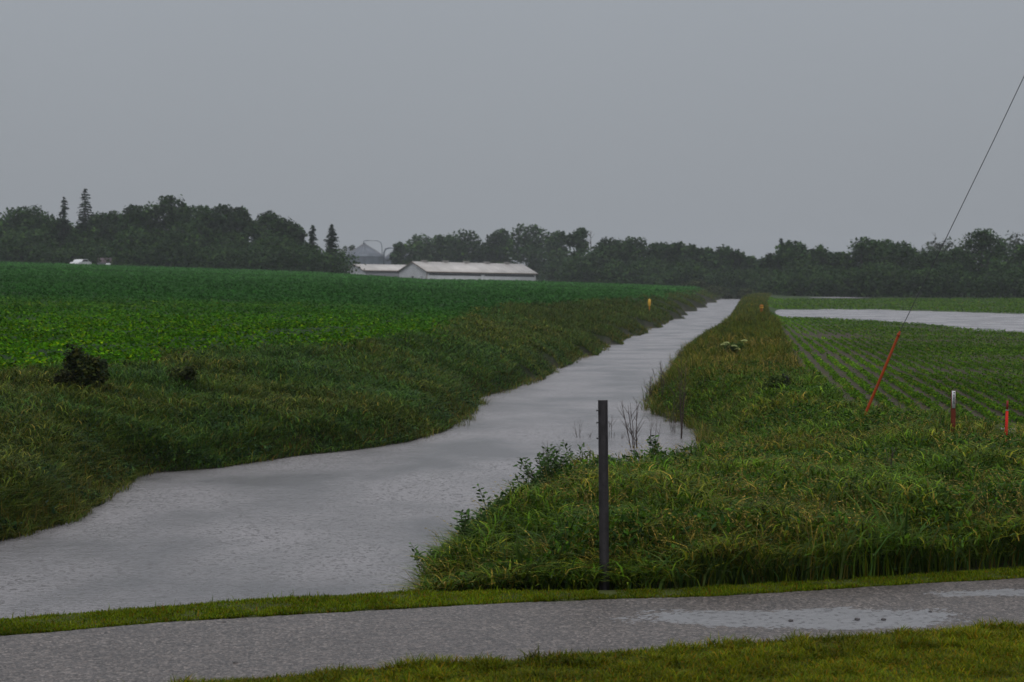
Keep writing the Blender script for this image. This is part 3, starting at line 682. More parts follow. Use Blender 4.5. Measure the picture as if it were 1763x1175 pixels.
# behind the barns and centre
for a in [(690, 418, 34, 488, 'narrow tree touching the right side of the grain bins'),
          (722, 404, 68, 488, 'round tree behind the peak of the larger barn'),
          (765, 404, 56, 493, 'tree between the round one and the wide one behind the larger barn'),
          (802, 397, 78, 488, 'wide tree behind the middle of the larger barn'),
          (868, 394, 56, 488, 'layered tree behind the right half of the larger barn'),
          (914, 384, 82, 478, 'biggest tree of the centre, above the right end of the larger barn'),
          (962, 397, 40, 465, 'narrow tree next to the biggest centre tree')]:
    broadleaf(*a, low=.06, n=4200)
broadleaf(842, 418, 60, 494, 'thin low tree with sky gaps behind the larger barn', open_=1, low=.3, n=2000)
broadleaf(995, 392, 46, 420, 'airy tree with bare sky beneath its crown right of the centre', open_=1, low=.55, n=1800)
dead_tree(1017, 398, 418, 'bare dead tree beside the airy tree at the centre')
for a in [(975, 428, 84, 455, 'low tree to the right of the larger barn'),
          (1012, 428, 90, 395, 'low front tree below the airy tree'),
          (1045, 409, 70, 400, 'tree with a square top right of the dead tree'),
          (1092, 410, 84, 392, 'broad tree left of the knobbly row over the ditch'),
          (1135, 417, 54, 390, 'tree right of the broad one at the centre of the row'),
          (1164, 417, 46, 386, 'small knob-topped tree in the centre row'),
          (1190, 421, 44, 384, 'knob-topped tree second from the dip in the row'),
          (1216, 427, 46, 380, 'tree left of the one above the end of the ditch'),
          (1243, 424, 46, 378, 'tree standing above the end of the ditch'),
          (1268, 431, 44, 376, 'tree just right of the end of the ditch'),
          (1292, 441, 40, 374, 'lowest tree in the dip of the treeline'),
          (1324, 436, 48, 366, 'tree climbing out of the dip in the treeline'),
          (1372, 414, 74, 350, 'broad tree behind the small spire-topped one'),
          (1410, 424, 60, 346, 'tree behind the small far pool'),
          (1446, 434, 50, 340, 'low tree in the second dip right of the far pool'),
          (1484, 410, 72, 326, 'tree with a ragged raised top in the right wood'),
          (1520, 413, 56, 330, 'tree right of the ragged raised top'),
          (1552, 417, 64, 322, 'rounded tree left of where the guy wire crosses the wood'),
          (1600, 430, 80, 312, 'tree directly under the guy wire crossing'),
          (1655, 428, 86, 308, 'tree below the hazy domed crown in the right wood'),
          (1703, 393, 82, 300, 'tallest tree of the right wood'),
          (1762, 420, 80, 298, 'tree cut by the right edge of the photo'),
          (1075, 448, 100, 372, 'low dark tree in front of the centre row'),
          (1180, 455, 90, 360, 'low dark tree left of the ditch end'),
          (1390, 450, 100, 325, 'low front tree behind the far pool'),
          (1500, 450, 110, 305, 'wide low front tree of the right wood'),
          (1820, 400, 90, 300, 'tree just outside the right edge of the photo'),
          (1720, 452, 100, 290, 'low front tree at the right end of the wood')]:
    broadleaf(*a, low=.03)
spruce(1345, 411, 34, 352, 'small spire-topped tree rising left of the broad one')
broadleaf(1625, 409, 120, 420, 'hazy domed far crown above the right wood', cols=FAR, n=3600, low=.1)
broadleaf(1752, 402, 80, 430, 'hazy far tree at the right edge behind the wood', cols=FAR, n=2400)
dead_tree(1610, 400, 415, 'faint bare treetop above the hazy domed crown', 1.5, .07)
dead_tree(1662, 400, 410, 'faint bare treetop left of the tallest right tree', 1.5, .07)
# dense understorey
def thicket(name, pts, n, hh, label, cols=DEC):
    pts = np.array(pts, float); t = rng.random(n) * (len(pts) - 1); i = t.astype(int); f = (t - i)[:, None]
    p = pts[i] * (1 - f) + pts[i + 1] * f; x = p[:, 0] + rng.normal(0, 1.2, n); y = p[:, 1] + rng.normal(0, 2.5, n)
    top = hh * (.55 + .7 * vn(x, y, .25, 81)); z = height(x, y) + top * rng.random(n) ** .8
    V, Fs, C = leaves(np.stack([x, y, z], 1), .5 * (.6 + .8 * rng.random(n)), rng.normal(0, .6, n), mixc(cols, [1] * len(cols), n, .2), .75)
    tag(mesh(name, V, Fs, M['leaf'], col=C), label, 'shrubs', kind='stuff')
def line(*a): return [(PD(px, 480, D)[0], D) for px, D in a]
thicket('wood_undergrowth', line((-150, 336), (230, 330), (420, 324), (600, 328)), 16000, 5.0, 'tangled dark undergrowth at the foot of the left wood')
thicket('centre_undergrowth', line((940, 462), (1000, 440), (1100, 385), (1200, 372), (1300, 366)), 14000, 5.0, 'dark undergrowth below the centre treeline')
thicket('right_undergrowth', line((1290, 368), (1400, 318), (1500, 300), (1650, 288), (1900, 280)), 20000, 4.5, 'dark undergrowth at the foot of the right wood')
thicket('barn_background_hedge', line((560, 500), (700, 500), (960, 490)), 9000, 4.5, 'dark hedge behind the two barns')

# ------------------------------------------------------------------ shrubs and weeds
def shrub(px, py, zb, wpx, hpx, name, label, cols, n, dens=.6, leaf=.04, stems=9, group=None, cat='shrub'):
    x, y = hit(px, py); z = gz(x, y); s = y / F_PX; W = wpx * s / 2; H = hpx * s
    root = empty(name, (x, y, z)); tag(root, label, cat, group)
    mb = MB(); cs = []; rs = []
    for k in range(stems):
        a = 6.283 * k / stems + random.random() * .5; r = W * (.3 + .5 * random.random()); t = H * (.55 + .4 * random.random())
        tip = (r * math.cos(a), r * math.sin(a), t); mb.tube([(0, 0, -.03), (r * .3 * math.cos(a), r * .3 * math.sin(a), t * .55), tip], [.008, .006, .003], 5)
        cs.append(tip); rs.append((W * .38, W * .38, H * .26))
    cs.append((0, 0, H * .5)); rs.append((W * .62, W * .62, H * .42))
    V, Fs, C = crown_leaves(cs, rs, n, leaf, cols)
    V[:, 2] = np.maximum(V[:, 2], .01)
    mesh('foliage', V, Fs, M['leaf'], root, C); mb.build('stem', M['stalk'], root)
    return root, cs
shrub(147, 690, .95, 80, 86, 'round_shrub', 'dark round shrub on the left bank at the field edge', [(.026, .044, .014), (.045, .060, .012), (.018, .028, .012), (.07, .075, .014)], 2000, leaf=.065)
shrub(112, 688, .95, 46, 46, 'round_shrub', 'small dark shrub leaning against the left side of the round one', [(.022, .030, .014), (.04, .042, .014)], 1000, leaf=.05)
shrub(318, 672, .9, 60, 40, 'low_shrub', 'low green shrub right of the round shrub on the left bank', [(.034, .052, .014), (.055, .068, .014)], 700, leaf=.06)
shrub(1340, 700, .55, 52, 48, 'dark_bush', 'dark leafy bush on the right berm with the black bird on it', [(.03, .05, .012), (.045, .075, .014)], 1200, leaf=.04)
shrub(1211, 684, .55, 26, 34, 'dark_bush', 'small dark weed clump left of the bird bush', [(.035, .06, .012), (.05, .08, .014)], 500, leaf=.04)
el, cs = shrub(1262, 622, .6, 34, 30, 'flowering_elder', 'leafy bush with cream white flower heads on the right berm', [(.06, .11, .02), (.05, .09, .02)], 900, leaf=.06)
for k, (dx, dz) in enumerate(((-.20, .50), (.0, .42), (.08, .34), (.26, .56), (-.26, .46))):
    mb = MB()
    for q in range(110):
        a = random.random() * 6.283; r = .085 * math.sqrt(random.random()); px_, py_, pz_ = dx + r * math.cos(a), -.22 + r * math.sin(a) * .8, dz - r * r * 5 + random.gauss(0, .006)
        b = .016; mb.quad((px_ - b, py_, pz_), (px_, py_ - b, pz_ + .004), (px_ + b, py_, pz_ + .01), (px_, py_ + b, pz_ + .006))
    mb.build('flower_head', M['flower'], el)
for k, (px, py, w_, h_) in enumerate(((1232, 503, 60, 18), (1196, 500, 46, 14), (1285, 505, 34, 14), (1262, 502, 30, 14))):
    x, y = P(px, 512, .3); y = min(y, 352 + 3 * k); x = (px - CX) / F_PX * y
    s = y / F_PX; root = empty('ditch_bush', (x, y, gz(x, y)))
    tag(root, ['wide grey-green bush left of where the ditch ends', 'flat bush at the edge of the left field near the ditch end',
               'small bush right beside the far end of the ditch', 'dark bush closing the far end of the ditch'][k], 'bush')
    cs = [((random.random() - .5) * w_ * s * .8, random.gauss(0, .8), h_ * s * (.3 + .3 * random.random())) for q in range(7)]
    V, Fs, C = crown_leaves(cs, [(w_ * s * .22, w_ * s * .22, h_ * s * .4)] * 7, 900, .3, [(.045, .060, .025), (.055, .070, .03)])
    mesh('foliage', V, Fs, M['leaf'], root, C)
    mb = MB(); [mb.tube([(0, 0, -.1), c], [.05, .02], 5) for c in cs]; mb.build('stem', M['stalk'], root)

def leafy_weed(px, py, zb, hpx, spread, label, stems=5, cols=((.035, .075, .018), (.05, .10, .02)), leaf=.055):
    x, y = hit(px, py); z = gz(x, y); s = y / F_PX; H = hpx * s * 1.1
    root = empty('leafy_weed', (x, y, z)); tag(root, label, 'weed', 'leafy weeds standing over the water')
    mb = MB(); cen = []; az = []
    for k in range(stems):
        a = random.random() * 6.283; L = spread * s * (.2 + .8 * random.random()); hh = H * (.7 + .35 * random.random())
        pts = [np.array((L * t * t * math.cos(a) + (random.random() - .5) * .02, L * t * t * math.sin(a), hh * t)) for t in (0, .35, .7, 1)]
        mb.tube(pts, [.006, .005, .004, .002], 5)
        m = int(hh / .012)
        for q in range(m):
            t = .1 + .9 * q / m; p = np.array((L * t * t * math.cos(a), L * t * t * math.sin(a), hh * t)); b = q * 2.4
            rr = (.03 + .05 * random.random()) * (1.15 - t * .6); cen.append(p + (rr * math.cos(b), rr * math.sin(b), .01)); az.append(b)
    cen = np.array(cen); n = len(cen)
    V, Fs, C = leaves(cen, leaf * (.7 + .7 * rng.random(n)), rng.normal(.25, .35, n), mixc(cols, [1] * len(cols), n), .5, np.array(az))
    mesh('foliage', V, Fs, M['leaf'], root, C); mb.build('stem', M['stem'], root)
    return root
for a in [(740, 1008, .12, 62, 60, 'leftmost leafy weed at the foot of the point where grass meets road strip', 8),
          (800, 990, .1, 100, 50, 'leafy weed left of the tallest one over the water', 7),
          (850, 960, .1, 110, 46, 'tall leafy weed with upright shoots over the water', 8),
          (880, 960, .1, 88, 36, 'leafy weed just right of the tall upright shoots', 5),
          (930, 895, .1, 118, 50, 'bushy leafy weed below the dead twigs', 12),
          (962, 870, .1, 90, 36, 'leafy weed right of the bushy one', 6),
          (990, 850, .15, 82, 30, 'leafy weed just left of the steel post top of bank', 5),
          (760, 1000, .12, 56, 60, 'low leafy weed just right of the leftmost one', 9),
          (825, 975, .1, 92, 50, 'leafy weed between the left one and the tall upright shoots', 8),
          (905, 925, .1, 104, 60, 'leafy weed just below and left of the bushy one', 9),
          (945, 880, .1, 96, 60, 'leafy weed whose leaves hang over the bushy one from the right', 9),
          (1030, 872, .1, 76, 50, 'leafy weed behind the left side of the steel post', 7),
          (1130, 830, .2, 70, 36, 'leafy weed right of the steel post near the water bay', 5),
          (1505, 770, .4, 40, 36, 'bright leafy weed right of the foot of the orange guy guard', 6),
          (1655, 800, .4, 44, 34, 'leafy weed below the white and brown marker', 6)]:
    leafy_weed(*a)
def dead_weed(px, py, zb, hpx, wpx, label, stems=5, th=.004):
    x, y = hit(px, py); z = gz(x, y); s = y / F_PX; H = hpx * s * .86
    root = empty('dead_weed', (x, y, z)); tag(root, label, 'dead weed', 'bare dead weeds on the banks')
    for k in range(stems):
        mb = MB(); a = random.random() * 6.283; L = wpx * s * (.1 + .9 * random.random()) * .5; hh = H * (.65 + .4 * random.random()) if k else H
        if k == 0: L *= .15
        f = lambda t: np.array((L * t * math.cos(a), L * t * math.sin(a), hh * t))
        mb.tube([f(t) + (random.gauss(0, .006), 0, 0) for t in (0, .3, .6, .85, 1)], [th * 1.4, th * 1.2, th, th * .7, th * .35], 5)
        for q in range(7):
            t = .4 + .55 * random.random(); b = random.random() * 6.283; l2 = H * .16 * (.5 + random.random())
            mb.tube([f(t), f(t) + np.array((math.cos(b) * .6, math.sin(b) * .6, .9)) * l2], [th * .6, th * .3], 4)
        mb.build('stalk', M['stalk'], root)
for a in [(945, 870, .1, 130, 60, 'bare twigs rising from the bushy leafy weed', 6),
          (915, 890, .1, 90, 40, 'short pale dead stalks left of the bare twigs', 5),
          (1096, 820, .2, 155, 60, 'thick dark dead stalk standing in front of the water bay', 5, .007),
          (1050, 800, .2, 100, 90, 'slanting bare twigs right beside the steel post', 4),
          (1120, 812, .2, 110, 50, 'thin dead stalks right of the thick dark one', 4),
          (1172, 780, .3, 190, 26, 'tallest dark dead stalk by the right shore', 4, .006),
          (1160, 770, .3, 110, 30, 'short dead stalk left of the tallest dark one', 4),
          (1140, 690, .3, 80, 44, 'thin bare twigs on the far side of the bay', 6),
          (1118, 700, .2, 60, 36, 'tiny bare twigs at the tip of the grassy point', 5),
          (1172, 640, .4, 50, 20, 'reddish dry weed at the far narrowing of the water', 4),
          (1535, 880, .3, 130, 40, 'dark dead stalk in the right bank grass', 3, .005),
          (1000, 800, .2, 90, 60, 'leaning thin twigs left of the steel post', 3)]:
    dead_weed(*a)

# ------------------------------------------------------------------ steel post, guy wire, markers
py_ = P(1041, 1004, .33)[1]; px_ = PD(1041, 1004, py_)[0]
pz = gz(px_, py_); Hp = PD(1038, 690, py_)[1] - pz
root = empty('steel_post', (px_, py_, pz), ry=-.010); tag(root, 'dark steel sign post with no sign beside the ditch', 'post')
mb = MB(); wv = .033
prof = [(-wv, .012), (-wv * .62, .012), (-wv * .5, -.018), (wv * .5, -.018), (wv * .62, .012), (wv, .012), (wv, .017), (wv * .55, .017), (wv * .44, -.013), (-wv * .44, -.013), (-wv * .55, .017), (-wv, .017)]
n = len(prof); V = [(a, b, z) for z in (-.3, Hp) for a, b in prof]
mb.add(V, [(i, (i + 1) % n, n + (i + 1) % n, n + i) for i in range(n)])
mb.quad(*[(prof[i][0], prof[i][1], Hp) for i in (0, 1, 10, 11)]); mb.quad(*[(prof[i][0], prof[i][1], Hp) for i in (1, 2, 9, 10)]); mb.quad(*[(prof[i][0], prof[i][1], Hp) for i in (2, 3, 8, 9)])
mb.quad(*[(prof[i][0], prof[i][1], Hp) for i in (3, 4, 7, 8)]); mb.quad(*[(prof[i][0], prof[i][1], Hp) for i in (4, 5, 6, 7)])
mb.box(-.0365, .0365, .019, .031, -.3, Hp + .002)
mb.build('post_body', M['steel'], root)
for yb in (707, 728, 755):
    zb = PD(1038, yb, py_)[1] - pz; mb = MB(); mb.tube([(-.033, 0, zb), (-.052, 0, zb)], [.004, .004], 6); mb.tube([(-.044, 0, zb), (-.050, 0, zb)], [.008, .008], 6); mb.build('bolt', M['bolt'], root)
for q in range(22):
    zz_ = .25 + q * .055
    if zz_ < Hp - .05:
        mb = MB(); mb.tube([(0, -.0185, zz_), (0, -.0195, zz_)], [.0045, .0045], 8); mb.build('bolt_hole', M['decal'], root)

gD = hit(1478, 752)[1]
def gp(px, py, D=None):
    x, z = PD(px, py, D or gD); return np.array((x, D or gD, z))
root_loc = gp(1478, 742); base = gp(1474, 752)
root = empty('guy_wire', tuple(base)); tag(root, 'thin dark guy wire slanting up out of the orange guard', 'wire')
mb = MB(); top = gp(1962, -300); p0 = base; p1 = gp(1549, 572)
pts = [p0 * 1.0, p1] + [p1 + (top - p1) * t + np.array((0, 0, -.25 * math.sin(math.pi * t) * .4)) for t in (.2, .4, .6, .8, 1)]
mb.tube([p - base for p in pts], .0055, 8); mb.build('wire_strand', M['wire'], root)
mb = MB(); d = (p1 - base); d /= np.linalg.norm(d)
mb.tube([np.array((0, 0, 0)) - d * .25, p1 - base], [.009, .009], 8); mb.build('anchor_rod', M['wire'], root)
root = empty('guy_guard', tuple(base)); tag(root, 'orange plastic guard sleeve leaning on the guy wire', 'guy guard')
mb = MB(); q0 = gp(1476, 745) - base; q1 = p1 - base
mb.tube([q0 - d * .1, q0, q0 + (q1 - q0) * .5 + np.array((.004, 0, 0)), q1 - d * .03, q1 + d * .01], [.020, .020, .020, .019, .010], 10); mb.build('sleeve', M['orange'], root, smooth=True)
for t in (.03, .97):
    c = q0 + (q1 - q0) * t; mb = MB(); mb.tube([c - d * .02, c + d * .02], [.0225, .0225], 10); mb.build('clamp_band', M['orange'], root)
# the pole carrying the wire (beside the frame)
tx, tz = top[0], top[2]; zb = gz(tx, gD)
root = empty('utility_pole', (tx + .16, gD, zb)); tag(root, 'wooden utility pole at the upper end of the guy wire', 'pole')
mb = MB(); mb.tube([(0, 0, -.4), (0, 0, 4), (0, 0, tz - zb + .8)], [.17, .15, .12], 14); mb.build('pole_shaft', M['wood'], root, smooth=True)
mb = MB(); mb.box(-.06, .06, -1.1, 1.1, tz - zb + .2, tz - zb + .32); mb.build('crossarm', M['wood'], root)

def marker_xy(px, py, z): x, y = hit(px, py); return x, y, gz(x, y)
x, y, z = marker_xy(1641, 776, .35); s = y / F_PX; Hm = PD(1641, 673, y)[1] - z
root = empty('marker_post', (x, y, z)); tag(root, 'brown flexible marker post with a white lettered sticker', 'marker post')
mb = MB(); wv = 4.1 * s
mb.add([(a, b, zz_) for zz_ in (-.1, Hm) for a, b in ((-wv, .006), (-wv * .5, -.003), (wv * .5, -.003), (wv, .006), (wv, .012), (wv * .5, .003), (-wv * .5, .003), (-wv, .012))],
       [(i, (i + 1) % 8, 8 + (i + 1) % 8, 8 + i) for i in range(8)] + [(8, 9, 14, 15), (9, 10, 13, 14), (10, 11, 12, 13)])
mb.build('post_body', M['brown'], root)
zt_ = Hm - .002; zl_ = PD(1641, 703, y)[1] - z; wl = 2.9 * s
mb = MB(); mb.box(-wl, wl, -.0075, -.0045, zl_, zt_); st = mb.build('sticker', M['white'], root)
mb = MB(); k = 0; zz_ = zt_ - 3.2 * s
mb.box(-wl * .1, wl * .6, -.010, -.0085, zz_ - 1.2 * s, zz_ + 1.2 * s); zz_ -= 3.4 * s
while zz_ > zl_ + 8 * s:
    a = -wl * (.2 + .3 * random.random()); mb.box(a, wl * (.45 + .2 * random.random()), -.010, -.0085, zz_ - .50 * s, zz_ + .50 * s)
    mb.box(wl * (.0 + .3 * random.random()), wl * .55, -.010, -.0085, zz_ - 1.15 * s, zz_ - .25 * s); zz_ -= 1.9 * s
mb.build('lettering', M['decal'], st)
x, y, z = marker_xy(1731, 775, .38); s = y / F_PX; Hm = PD(1733, 690, y)[1] - z; Hs = PD(1733, 706, y)[1] - z
root = empty('red_marker', (x, y, z), ry=.035); tag(root, 'bright red marker post with a dark narrow top', 'marker post')
mb = MB(); mb.tube([(0, 0, -.1), (0, 0, Hs * .5), (0, 0, Hs)], [3.1 * s, 2.7 * s, 2.3 * s], 10); mb.build('tube_body', M['red'], root, smooth=True)
mb = MB(); mb.tube([(0, 0, Hs), (0, 0, Hm)], [2.0 * s, 1.9 * s], 10); mb.build('top_stake', M['darkred'], root)
mb = MB(); mb.tube([(0, 0, Hs - 1.5 * s), (0, 0, Hs + .4 * s)], [2.7 * s, 2.7 * s], 10); mb.build('collar', M['curtain'], root)
# distant markers
x, y = hit(1118, 541); z = gz(x, y); s = y / F_PX; Ht = PD(1118, 515, y)[1] - z
root = empty('pipeline_marker', (x, y, z)); tag(root, 'yellow marker post with pale domed head on the left bank', 'marker post')
mb = MB(); mb.tube([(0, 0, -.1), (0, 0, Ht * .62)], [.035, .035], 8); mb.build('stake', M['orangepost'], root)
mb = MB(); mb.lathe([(.03, Ht * .50), (.085, Ht * .58), (.10, Ht * .78), (.085, Ht * .93), (.03, Ht), (0.001, Ht)], 12); mb.build('dome_head', M['yellow'], root, smooth=True)
x, y = hit(1311, 543); z = gz(x, y); Ht = PD(1311, 525, y)[1] - z; s = y / F_PX
root = empty('orange_marker', (x, y, z)); tag(root, 'stubby orange marker post on the berm by the flooded field', 'marker post')
mb = MB(); mb.lathe([(.10, -.1), (.10, Ht * .8), (.12, Ht * .82), (.12, Ht * .93), (.06, Ht), (.001, Ht)], 12); mb.build('post_body', M['orangepost'], root, smooth=True)
mb = MB(); mb.lathe([(.124, Ht * .70), (.124, Ht * .78)], 12); mb.build('band', M['yellow'], root)

# bird
x, y = hit(1340, 700); z = gz(x, y); s = y / F_PX; bz = PD(1352, 654, y)[1]; bx = PD(1352, 654, y)[0]
root = empty('bird', (bx, y - .05, bz - .045)); root['category'] = 'bird'; tag(root, 'black bird perched on top of the dark leafy bush', 'bird')
mb = MB()
prof = [(-.105, .005, .004), (-.065, .018, .013), (-.035, .034, .030), (0, .045, .040), (.025, .062, .036), (.042, .082, .026), (.052, .096, .024), (.062, .108, .019), (.072, .112, .006), (.092, .110, .001)]
pts = [(-a * .7, a * .2, b + .03 - (.04 if a < -.05 else 0)) for a, b, r in prof]
mb.tube(pts, [r for a, b, r in prof], 10); mb.build('body', M['black'], root, smooth=True)
for sg in (-1, 1):
    mb = MB(); mb.add([(-.02, sg * .036, .085), (.045, sg * .040, .045), (.085, sg * .02, .000), (.02, sg * .038, .035)], [(0, 1, 2, 3)]); mb.build('wing', M['black'], root)
    mb = MB(); mb.tube([(0, sg * .012, .035), (.0, sg * .012, -.02)], [.003, .003], 5); mb.build('leg', M['decal'], root)

# stones on the road
for k, (px, py, r, lab) in enumerate(((1476, 1068, .015, 'largest dark stone lying in the road puddle'), (1521, 1068, .013, 'small dark stone right of the largest one'),
                                     (1361, 1070, .013, 'small dark stone left of the largest one'), (386, 1073, .012, 'small dark stone at the far road edge on the left'),
                                     (406, 1143, .013, 'small dark stone near the near grass at the lower left'), (1602, 1054, .010, 'tiny dark stone at the right end of the puddle'))):
    x, y = P(px, py, .305); m = 0; mb = MB(); pr = []
    nlat, nlon = 7, 10
    V = []
    for i in range(nlat):
        ph = math.pi * (i + .02) / (nlat - 1 + .04)
        for j in range(nlon):
            th = 2 * math.pi * j / nlon; q = r * (1 + .22 * math.sin(3 * th + k) * math.sin(ph) + .12 * math.cos(5 * ph + k + th))
            V.append((q * 1.3 * math.sin(ph) * math.cos(th), q * math.sin(ph) * math.sin(th), q * .75 * math.cos(ph)))
    mb.add(V, [(i * nlon + j, (i + 1) * nlon + j, (i + 1) * nlon + (j + 1) % nlon, i * nlon + (j + 1) % nlon) for i in range(nlat - 1) for j in range(nlon)])
    o = mb.build('stone', M['stone'], loc=(x, y, .303 + r * .5)); tag(o, lab, 'stone', 'loose stones on the road')

# ------------------------------------------------------------------ farm buildings
def barn(px0, eave0, D, W, L, ang, wallh, rise, name, label, big, tiltz=0.0):
    """px0: picture x of the near right gable corner; long axis leaves it at angle ang from +x"""
    x0, ze = PD(px0, eave0, D); zb = ze - wallh
    root = empty(name, (x0, D, zb), rz=ang, ry=tiltz); tag(root, label, 'barn')
    # local: long axis +X, gable across +Y (0..W), gable face at x=0
    zr_ = wallh + rise
    mb = MB(); t = .12
    mb.box(0, L, 0, t, -1.2, wallh); mb.box(0, L, W - t, W, -1.2, wallh)
    fr = mb.build('side_wall', M['siding'], root)
    for gx0 in (0.0, L - t):
        mb = MB()
        a = gx0 + .003; b = gx0 + t - .003
        V = [(xx, yy, zz_) for xx in (a, b) for yy, zz_ in ((t, -1.2), (W - t, -1.2), (W - t, wallh + .02), (W / 2, zr_ - .02), (t, wallh + .02))]
        mb.add(V, [(0, 1, 2, 4), (5, 9, 7, 6), (2, 3, 4, 4), (7, 9, 8, 8)] if False else [(0, 4, 2, 1), (5, 6, 7, 9)])
        mb.add([(a, W / 2, zr_ - .02), (a, W - t, wallh + .02), (a, W / 2, wallh + .02), (a, t, wallh + .02)], [(0, 3, 2, 1)])
        mb.add([(b, W / 2, zr_ - .02), (b, W - t, wallh + .02), (b, W / 2, wallh + .02), (b, t, wallh + .02)], [(0, 1, 2, 3)])
        gw = mb.build('gable_wall', M['siding'], root)
        if gx0 == 0:
            mb = MB()
            for q in range(10):
                zz_ = .2 + q * .35
                ya = t + max(0, (zz_ - wallh) / rise) * (W / 2); mb.box(-.012, a - .001, ya + .1, W - ya - .1, zz_, zz_ + .05)
            mb.build('siding_seams', M['curtain'], gw)
    ov = .35
    for sgn, nm in ((0, 'a'), (1, 'b')):
        mb = MB(); y0 = -ov if sgn == 0 else W + ov; k_ = rise / (W / 2); ze_ = wallh - ov * k_
        A = [(-ov, y0, ze_), (L + ov, y0, ze_), (L + ov, W / 2, zr_), (-ov, W / 2, zr_)]
        up = [(p[0], p[1], p[2] + .14) for p in A]; dn = [(p[0], p[1], p[2] + .02) for p in A]
        mb.add(up + dn, [(0, 1, 2, 3), (7, 6, 5, 4), (0, 4, 5, 1), (1, 5, 6, 2), (3, 2, 6, 7), (0, 3, 7, 4)])
        rf = mb.build('roof', M['roof'], root)
        mb = MB()
        nr = int(L / 1.5)
        for q in range(nr):
            xx = q * L / nr
            mb.add([(xx, y0, ze_ + .145), (xx + .08, y0, ze_ + .145), (xx + .08, W / 2, zr_ + .145), (xx, W / 2, zr_ + .145),
                    (xx + .04, y0, ze_ + .2), (xx + .04, W / 2, zr_ + .2)], [(0, 4, 5, 3), (4, 1, 2, 5)])
        mb.build('roof_ribs', M['roof'], rf)
    mb = MB(); k_ = rise / (W / 2); ze_ = wallh - ov * k_
    mb.box(-ov - .05, L + ov, -ov - .08, -ov - .01, ze_ - .12, ze_ + .10); mb.build('fascia', M['trim'], root)
    mb = MB(); mb.tube([(-ov - .03, -ov, ze_ + .06), (-ov - .03, W / 2, zr_ + .06), (-ov - .03, W + ov, ze_ + .06)], .09, 6); mb.build('gable_trim', M['trim'], root)
    if big:
        for q in range(5):
            xx = L * (.10 + .19 * q); mb = MB(); mb.box(xx - .55, xx + .55, W / 2 - .4, W / 2 + .4, zr_ + .05, zr_ + .38); mb.box(xx - .7, xx + .7, W / 2 - .55, W / 2 + .55, zr_ + .38, zr_ + .46)
            mb.build('ridge_vent', M['roof'], root)
        half = L * .5
        for x0_, x1_ in ((.5, half - .5), (half + .6, L - .5)):
            mb = MB(); mb.box(x0_, x1_, -.03, -.004, wallh - .85, wallh - .48); op = mb.build('curtain_opening', M['dark'], root)
            mb = MB(); mb.box(x0_, x1_, -.05, -.031, wallh - .83, wallh - .76)
            nn = int((x1_ - x0_) / .8)
            for q in range(nn): mb.box(x0_ + q * .8, x0_ + q * .8 + .1, -.055, -.052, wallh - .85, wallh - .48)
            mb.build('opening_posts', M['curtain'], op)
        mb = MB(); mb.box(half - .25, half + .25, -.06, -.003, -1, wallh - .2); mb.build('wall_pier', M['white'], root)
        mb = MB(); mb.box(-.05, -.002, 1.5, 2.5, -.6, 1.7); mb.build('door', M['curtain'], root)
        mb = MB(); mb.box(-.04, -.002, 5.2, 6.1, .8, 1.6); mb.build('window', M['dark'], root)
        mb = MB(); mb.box(-.09, -.005, -.06, .10, -1.2, wallh - .2); mb.build('corner_trim', M['trim'], root)
        mb = MB(); mb.box(-4.2, -.4, 6.0, 9.5, -1.0, .85); o = mb.build('lean_to', M['dark'], root)
    else:
        mb = MB(); mb.box(.5, L - .5, -.03, -.004, .2, wallh - .35); mb.build('side_curtain', M['curtain'], root)
    return root
barn(735, 467.5, 420, 11.0, 31.5, R(38), 2.7, 2.15, 'long_barn', 'larger long white barn with ridge vents, in front', True, tiltz=.012)
barn(626, 465.5, 440, 7.6, 22, R(38), 2.2, 1.35, 'small_barn', 'smaller white barn half hidden behind the larger barn', False, tiltz=.006)

def grain_bin(px, ypk, yeave, D, rpx, name_label):
    x, zp = PD(px, ypk, D); _, ze = PD(px, yeave, D); zb = gz(x, D) - 1; r = rpx * D / F_PX
    root = empty('grain_bin', (x, D, zb)); tag(root, name_label, 'grain bin')
    zz_ = ze - zb; pr = [(r, 0)]
    q = 0
    while q < zz_ - .9: pr += [(r, q + .1), (r + .04, q + .5), (r, q + .9)]; q += .9
    mb = MB(); mb.lathe(pr + [(r, zz_)], 40); mb.build('bin_wall', M['bin'], root, smooth=True)
    mb = MB(); pk = zp - zb
    mb.lathe([(r + .15, zz_ - .12), (r + .15, zz_), (r * .6, zz_ + (pk - zz_) * .42), (.45, pk - .35), (.45, pk), (.001, pk + .1)], 40); rf = mb.build('cone_roof', M['bin'], root)
    mb = MB()
    for k in range(20):
        a = k * math.pi / 10; mb.tube([((r + .1) * math.cos(a), (r + .1) * math.sin(a), zz_ + .05), (r * .6 * math.cos(a), r * .6 * math.sin(a), zz_ + (pk - zz_) * .42 + .05), (.5 * math.cos(a), .5 * math.sin(a), pk - .3)], .05, 4)
    mb.build('roof_ribs', M['curtain'], rf)
    return root, x, zb
r1, bx1, bz1 = grain_bin(627, 419, 442, 560, 35, 'broad grain bin with a pointed roof behind the smaller barn')
r2, bx2, bz2 = grain_bin(686, 425, 446, 575, 26, 'second grain bin mostly hidden by the trees')
r3, bx3, bz3 = grain_bin(600, 428, 444, 600, 18, 'hazy small grain bin left of the broad one')
